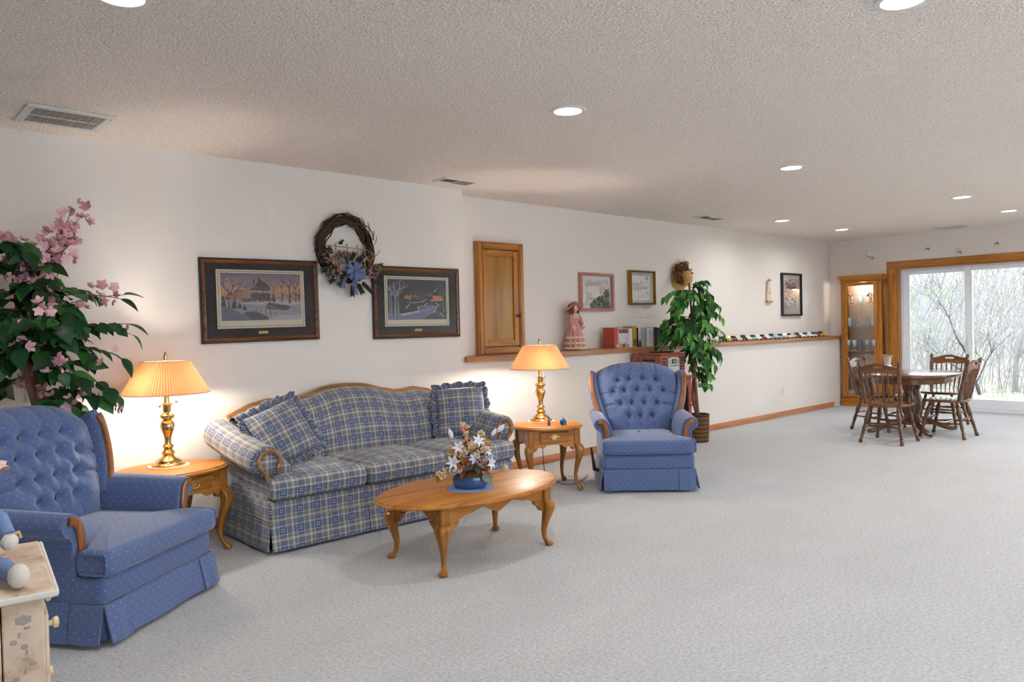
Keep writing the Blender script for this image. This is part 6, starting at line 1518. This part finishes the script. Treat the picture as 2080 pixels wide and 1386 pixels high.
# ------------------------------------------------------------------ books and cases on the ledge
BK = [('orange-red', '#b0462a', .062, .212, .150), ('pale grey', '#b9bcc0', .030, .190, .12), ('white with red top', '#cfcac6', .032, .196, .12), ('white with red top', '#cdc9c4', .030, .196, .12), ('white with maroon top', '#cfccc8', .034, .196, .12), ('white with red top', '#ccc8c2', .030, .196, .12),
      ('grey-blue topped', '#b8bac2', .032, .196, .12), ('cream', '#d6d2c6', .030, .198, .12), ('off-white', '#d8d6d0', .032, .198, .12), ('gold', '#a88630', .066, .222, .13), ('black', '#1c1a1a', .036, .204, .12), ('white', '#cfd0d2', .036, .200, .12), ('light grey', '#b4b6ba', .030, .200, .12), ('grey', '#a8aaae', .028, .198, .12), ('tan-grey', '#aaa096', .048, .196, .12),
      ('pale grey-white', '#c6c8c8', .036, .200, .12), ('bright white', '#d9dcdc', .030, .202, .12), ('white', '#d2d6d6', .030, .202, .12), ('ivory', '#d8d6cc', .026, .202, .12), ('maroon', '#5c2a30', .030, .204, .12), ('dark maroon', '#4a2228', .030, .204, .12), ('slate blue', '#4c5470', .034, .198, .12), ('brown', '#5a4a40', .034, .196, .12), ('dark blue', '#343c58', .034, .196, .12), ('pale pink', '#c8a8a4', .034, .190, .12)]
x = 5.965; TOPS = {'red': '#8c3a2c', 'maroon': '#6a2c2e', 'blue': '#5a6288'}
for k, (nm, col, wd, ht, dp) in enumerate(BK):
    kind = 'boxed set' if k == 0 else 'video case'
    t = thing('boxed_set' if k == 0 else 'video_case', '%s %s on the ledge, %s in the row from the doll' % (nm, kind, ordinal(k)), 'box set' if k == 0 else 'case', (x+wd/2, 5.035, LZ), 0, 'cases standing on the ledge')
    MB().box(-wd/2+.0008, wd/2-.0008, -dp/2, dp/2, 0, ht, c=.0025).build('case', mat('case_%d' % k, col, .45, var=.06, scale=25), t)
    if 'top' in nm: c_ = [v for q, v in TOPS.items() if q in nm][0]; MB().box(-wd/2+.002, wd/2-.002, -dp/2-.0008, -dp/2-.0001, ht-.045, ht-.004).build('spine_band', mat('band'+c_, c_, .5), t); MB().box(-wd/2+.002, wd/2-.002, -dp/2-.0008, -dp/2-.0001, .006, .034+.01*(k % 3)).build('spine_art', mat('art_%d' % (k % 3), ['#a8643c', '#5c4030', '#b89a78'][k % 3], .5, var=.5, scale=70), t)
    elif k in (11, 12, 13, 14, 16, 17, 18): MB().box(-wd*.18, wd*.18, -dp/2-.0008, -dp/2-.0001, .03, ht-.03).build('spine_print', mat('spine_print_%d' % (k % 2), ['#8d9096', '#a09c9a'][k % 2], .5, var=.4, scale=90), t)
    elif k == 0: MB().box(.0, wd*.42, -dp/2-.0008, -dp/2-.0001, .01, .035).build('spine_label', mat('spine_label', '#cdbfae', .5, var=.3, scale=80), t); MB().box(-wd/2-.0002, -wd/2+.0006, -.06, .04, .055, .060).build('cover_line', mat('cover_line', '#c98a70', .5), t)
    elif k == 9: MB().box(-wd*.3, wd*.3, -dp/2-.0008, -dp/2-.0001, .02, .085).build('spine_art', mat('gold_art', '#55442c', .5, var=.5, scale=60), t)
    x += wd
t = thing('shell_figurine', 'pale pink shell-like figurine on the ledge behind the ficus leaves', 'figurine', (x+.10, 5.05, LZ))
MB().lathe([(.04, 0), (.045, .01), (.03, .03), (.055, .10), (.07, .16), (.05, .22), (.02, .24)], 18).build('body', mat('shell_pink', '#c9aea6', .6, var=.15), t); MB().ball((.0, -.02, .26), .04, 10, 8, (1.3, .7, .8)).build('shell', mat('shell_pink', '#c9aea6', .6, var=.15), t)
t = thing('small_figurine', 'tiny dark figurine standing in front of the gold case', 'figurine', (6.385, 4.958, LZ))
MB().lathe([(.014, 0), (.016, .01), (.010, .03), (.012, .05), (.006, .06)], 10).build('body', mat('figurine_brown', '#4c3a30', .6), t); MB().ball((0, 0, .068), .010, 8, 6).build('head', mat('figurine_tan', '#8a7460', .6), t)

# ------------------------------------------------------------------ toy cars along the ledge
CARS = [('white', '#d8dadc'), ('black', '#20242a'), ('yellow', '#c9b526'), ('dark red', '#6a2426'), ('cream', '#d6ccba'), ('black and white', '#3a3c40'), ('white', '#d4d8da'), ('silver', '#a4a9ae'), ('white', '#dadddf'), ('red', '#8e3030'), ('white', '#d2d4d4'), ('grey-green', '#8d988e'), ('pale blue', '#9ab4c0'), ('sky blue', '#84a6b8'), ('tan', '#b09c8a'), ('white', '#d6d6d8'), ('pink', '#c9a8a4'), ('navy', '#2c3450'), ('white', '#dcdfe2'), ('silver', '#b2b6bc'), ('white', '#d0d6da'), ('light grey', '#bcc2c8'), ('maroon', '#7a3028'), ('orange', '#b8762c'), ('golden yellow', '#c79a2c')]
def car_parts(k, s_=1.):
    body = MB(); prof = [(-.062, .012), (-.064, .024), (-.058, .030), (-.030, .033), (.022, .032), (.056, .028), (.064, .020), (.062, .010)]
    if k % 3 == 2: prof = [(-.062, .012), (-.064, .036), (-.02, .037), (-.018, .034), (.03, .034), (.058, .030), (.062, .012)]
    rs = [[(p[0], y, .012+(p[1]-.012)*z) for p in prof] for (y, z) in ((-.025, .75), (-.023, 1), (.023, 1), (.025, .75))]; body.rings(rs)
    cab = MB(); cp = [(-.040, .030), (-.028, .048), (.006, .049), (.026, .031)] if k % 3 != 2 else [(-.012, .033), (-.008, .054), (.014, .054), (.030, .033)]
    cab.rings([[(p[0], y*(1 if p[1] < .04 else .82), p[1]) for p in cp] for y in (-.021, .021)])
    return body, cab
WHEEL = MB().turn((0, -.004, 0), (0, .004, 0), [(0, .009), (.15, .011), (.85, .011), (1, .009)], 12).build('wheel', mat('tyre', '#17171a', .7), None, link=False).data
n = len(CARS); WIN = mat('car_window', '#26303a', .15, var=.05)
for k, (nm, col) in enumerate(CARS):
    x = 7.98+(10.78-7.98)*k/(n-1)
    t = thing('toy_car', '%s toy car on the ledge, %s in the line from the ficus' % (nm, ordinal(k)), 'toy car', (x, 5.045, LZ), math.radians(180+50), 'toy cars on the ledge'); t.scale = (1.38,)*3
    b1, b2 = car_parts(k); bo = b1.build('body', mat('car_%s' % col, col, .42, var=.04, coat=.1), t, smooth=30); b2.build('cabin', [mat('car_%s' % col, col, .42), WIN][k % 2], t, smooth=30)
    for sx in (-.038, .038):
        for sy in (-.0235, .0235): inst(WHEEL, 'wheel', t, (sx, sy, .0112))

# ------------------------------------------------------------------ rustic painted cabinet and rag doll, front left
def rustic_mat():
    t = NT('distressed_paint'); v = t.coord('Object'); f = t.noise(v, 7, 4, .65); g = t.noise(t.coord('Object', scale=(40, 40, 5)), 1, 3)
    c = t.ramp(f, [(.3, lin('#b09078')), (.45, lin('#d0b89e')), (.65, lin('#e0cdb6'))]); c = t.mix(t.ramp(g, [(.62, (0, 0, 0)), (.75, (.55, .55, .55))]), c, lin('#8a6a52'))
    t.set(col=c, rough=.7); t.bump(g, .15, .002); return t.m
RUS = rustic_mat(); STEN = mat('stencil_grey', '#a3948a', .8, var=.3, scale=80); RWH = mat('worn_white_edge', '#d9d2c8', .6, var=.15, scale=30)
t = thing('rustic_cabinet', 'distressed cream painted cabinet with stencilled flowers in the front corner', 'cabinet', (.455, 2.33, 0), math.radians(-7))
RH = .60
MB().box(-.60, 0, 0, .60, RH-.026, RH, c=.009).build('top', [RUS], t, smooth=30)
MB().box(-.605, .004, -.004, .006, RH-.022, RH-.004, c=.004).build('edge_moulding', RWH, t); MB().box(-.006, .006, .0062, .60, RH-.022, RH-.004, c=.004).build('edge_moulding', RWH, t)
bx1 = -.030
for (p, q) in ((bx1-.095, bx1), (bx1-.33, bx1-.098), (bx1-.54, bx1-.333)):
    bd_ = MB().box(p, q, .022, .045, .0, RH-.027, c=.003).build('side_board', RUS, t, smooth=30)
    cx = (p+q)/2; rq = random.Random(int(-p*1000))
    for k in range(30):
        z = .04+k*.0165; xx = cx+.014*math.sin(k*.9); 
        MB().prism([(xx+.010*math.sin(k*2.1)+.009*math.cos(a*PI/4), z+.006*math.sin(a*PI/4)*(1+.3*math.cos(k))) for a in range(8)] if k % 3 else [(xx-.004, z-.006), (xx+.002, z-.006), (xx+.004, z+.008), (xx-.001, z+.008)], .0212, .0219, 'y').build('stencil', STEN, bd_, smooth=0)
    MB().prism([(cx+.022*(1 if a % 2 else .8)*math.cos(a*PI/6), RH-.075+.015*(1 if a % 2 else .8)*math.sin(a*PI/6)) for a in range(12)], .0210, .0218, 'y').build('stencil_flower', STEN, bd_, smooth=0)
MB().box(bx1-.02, bx1, .0455, .56, 0, RH-.027).build('front_frame', RUS, t); MB().box(bx1-.54, bx1-.021, .54, .56, 0, RH-.027).build('side_panel', RUS, t); MB().box(bx1-.54, bx1-.52, .0455, .539, 0, RH-.027).build('back', RUS, t)
for z in (.06, .30):
    d = MB().box(bx1+.0005, bx1+.014, .08, .53, z, z+.21, c=.004).build('drawer', RUS, t, smooth=30)
    for y in (.17, .44): MB().turn((bx1+.014, y, z+.155), (bx1+.045, y, z+.155), [(0, .007), (.4, .008), (.6, .016), (.9, .016), (1, .008)], 12).build('knob', mat('bone_knob', '#d8c7a0', .35), d)
t = thing('rag_doll', 'seated rag doll in blue gingham and a pink hat on the rustic cabinet', 'doll', (.285, 2.64, RH+.0008), math.radians(8))
RW = mat('muslin_white', '#d8d0c4', .95, var=.08, scale=40, bump=.3, bscale=200); GING = mat('gingham_blue', '#6f86b4', .9, var=.35, scale=120); RPK = mat('rag_pink', '#d6b0a8', .9, var=.2, scale=40); STRW = mat('yarn_hair', '#c8a876', .95, var=.25, scale=60)
MB().lathe([(.075, 0), (.085, .02), (.075, .08), (.055, .15), (.040, .20), (.025, .215)], 20).build('dress', GING, t)
MB().lathe([(.105, .012), (.098, .03), (.060, .075)], 28, cap0=False, cap1=False).build('skirt', GING, t).modifiers.new('t', 'SOLIDIFY').thickness = .004
ap = MB().box(-.045, .045, -.088, -.080, .03, .16, c=.003).build('apron', RPK, t)
for s_ in (-1, 1):
    MB().tube([(s_*.045, -.05, .03), (s_*.055, -.13, .036), (s_*.06, -.20, .030), (s_*.06, -.235, .030)], [.030, .028, .024, .022], 10).build('leg', GING if s_ > 0 else RW, t); MB().ball((s_*.06, -.255, .034), .032, 10, 8, (.85, .9, 1.05)).build('foot', RW, t)
    MB().tube([(s_*.045, 0, .195), (s_*.085, -.035, .15), (s_*.088, -.09, .11)], [.022, .024, .020], 10).build('sleeve', GING, t); MB().ball((s_*.086, -.105, .096), .024, 8, 6).build('hand', RW, t)
    MB().tube([(s_*.086, -.092, .108), (s_*.112, -.10, .118), (s_*.115, -.10, .10)], .006, 5).build('raffia_bow', STRW, t)
hd = MB().ball((0, -.005, .272), .058, 16, 12, (.95, .95, 1.05)).build('head', RW, t)
for s_ in (-1, 1): MB().ball((s_*.02, -.058, .278), .006, 6, 5).build('eye', BLACK, hd)
MB().ball((0, -.060, .262), .006, 6, 5).build('nose', mat('rag_nose', '#c07050', .8), hd); MB().ball((0, -.057, .248), .009, 8, 5, (1.5, .4, .4)).build('mouth', mat('rag_mouth', '#a8504a', .8), hd)
for k in range(30): a = rr.uniform(-.3, PI+.3); MB().tube([(.055*math.cos(a), .05*math.sin(a)-.005, .30), (.074*math.cos(a), .066*math.sin(a)-.008, .26), (.080*math.cos(a), .07*math.sin(a)-.01, .19-rr.uniform(0, .04))], .008, 5).build('yarn_strand', STRW, t)
rs = []
for (r_, z, k) in ((.02, .355, 0), (.055, .350, 0), (.062, .318, 0), (.075, .318, .4), (.115, .300, 1), (.117, .297, 1), (.07, .312, .3)): rs.append([((r_+.008*k*math.sin(8*2*PI*q/64))*math.cos(2*PI*q/64), (r_+.008*k*math.sin(8*2*PI*q/64))*math.sin(2*PI*q/64), z+.012*k*math.sin(8*2*PI*q/64+1)) for q in range(64)])
MB().rings(rs).build('hat', RPK, t)
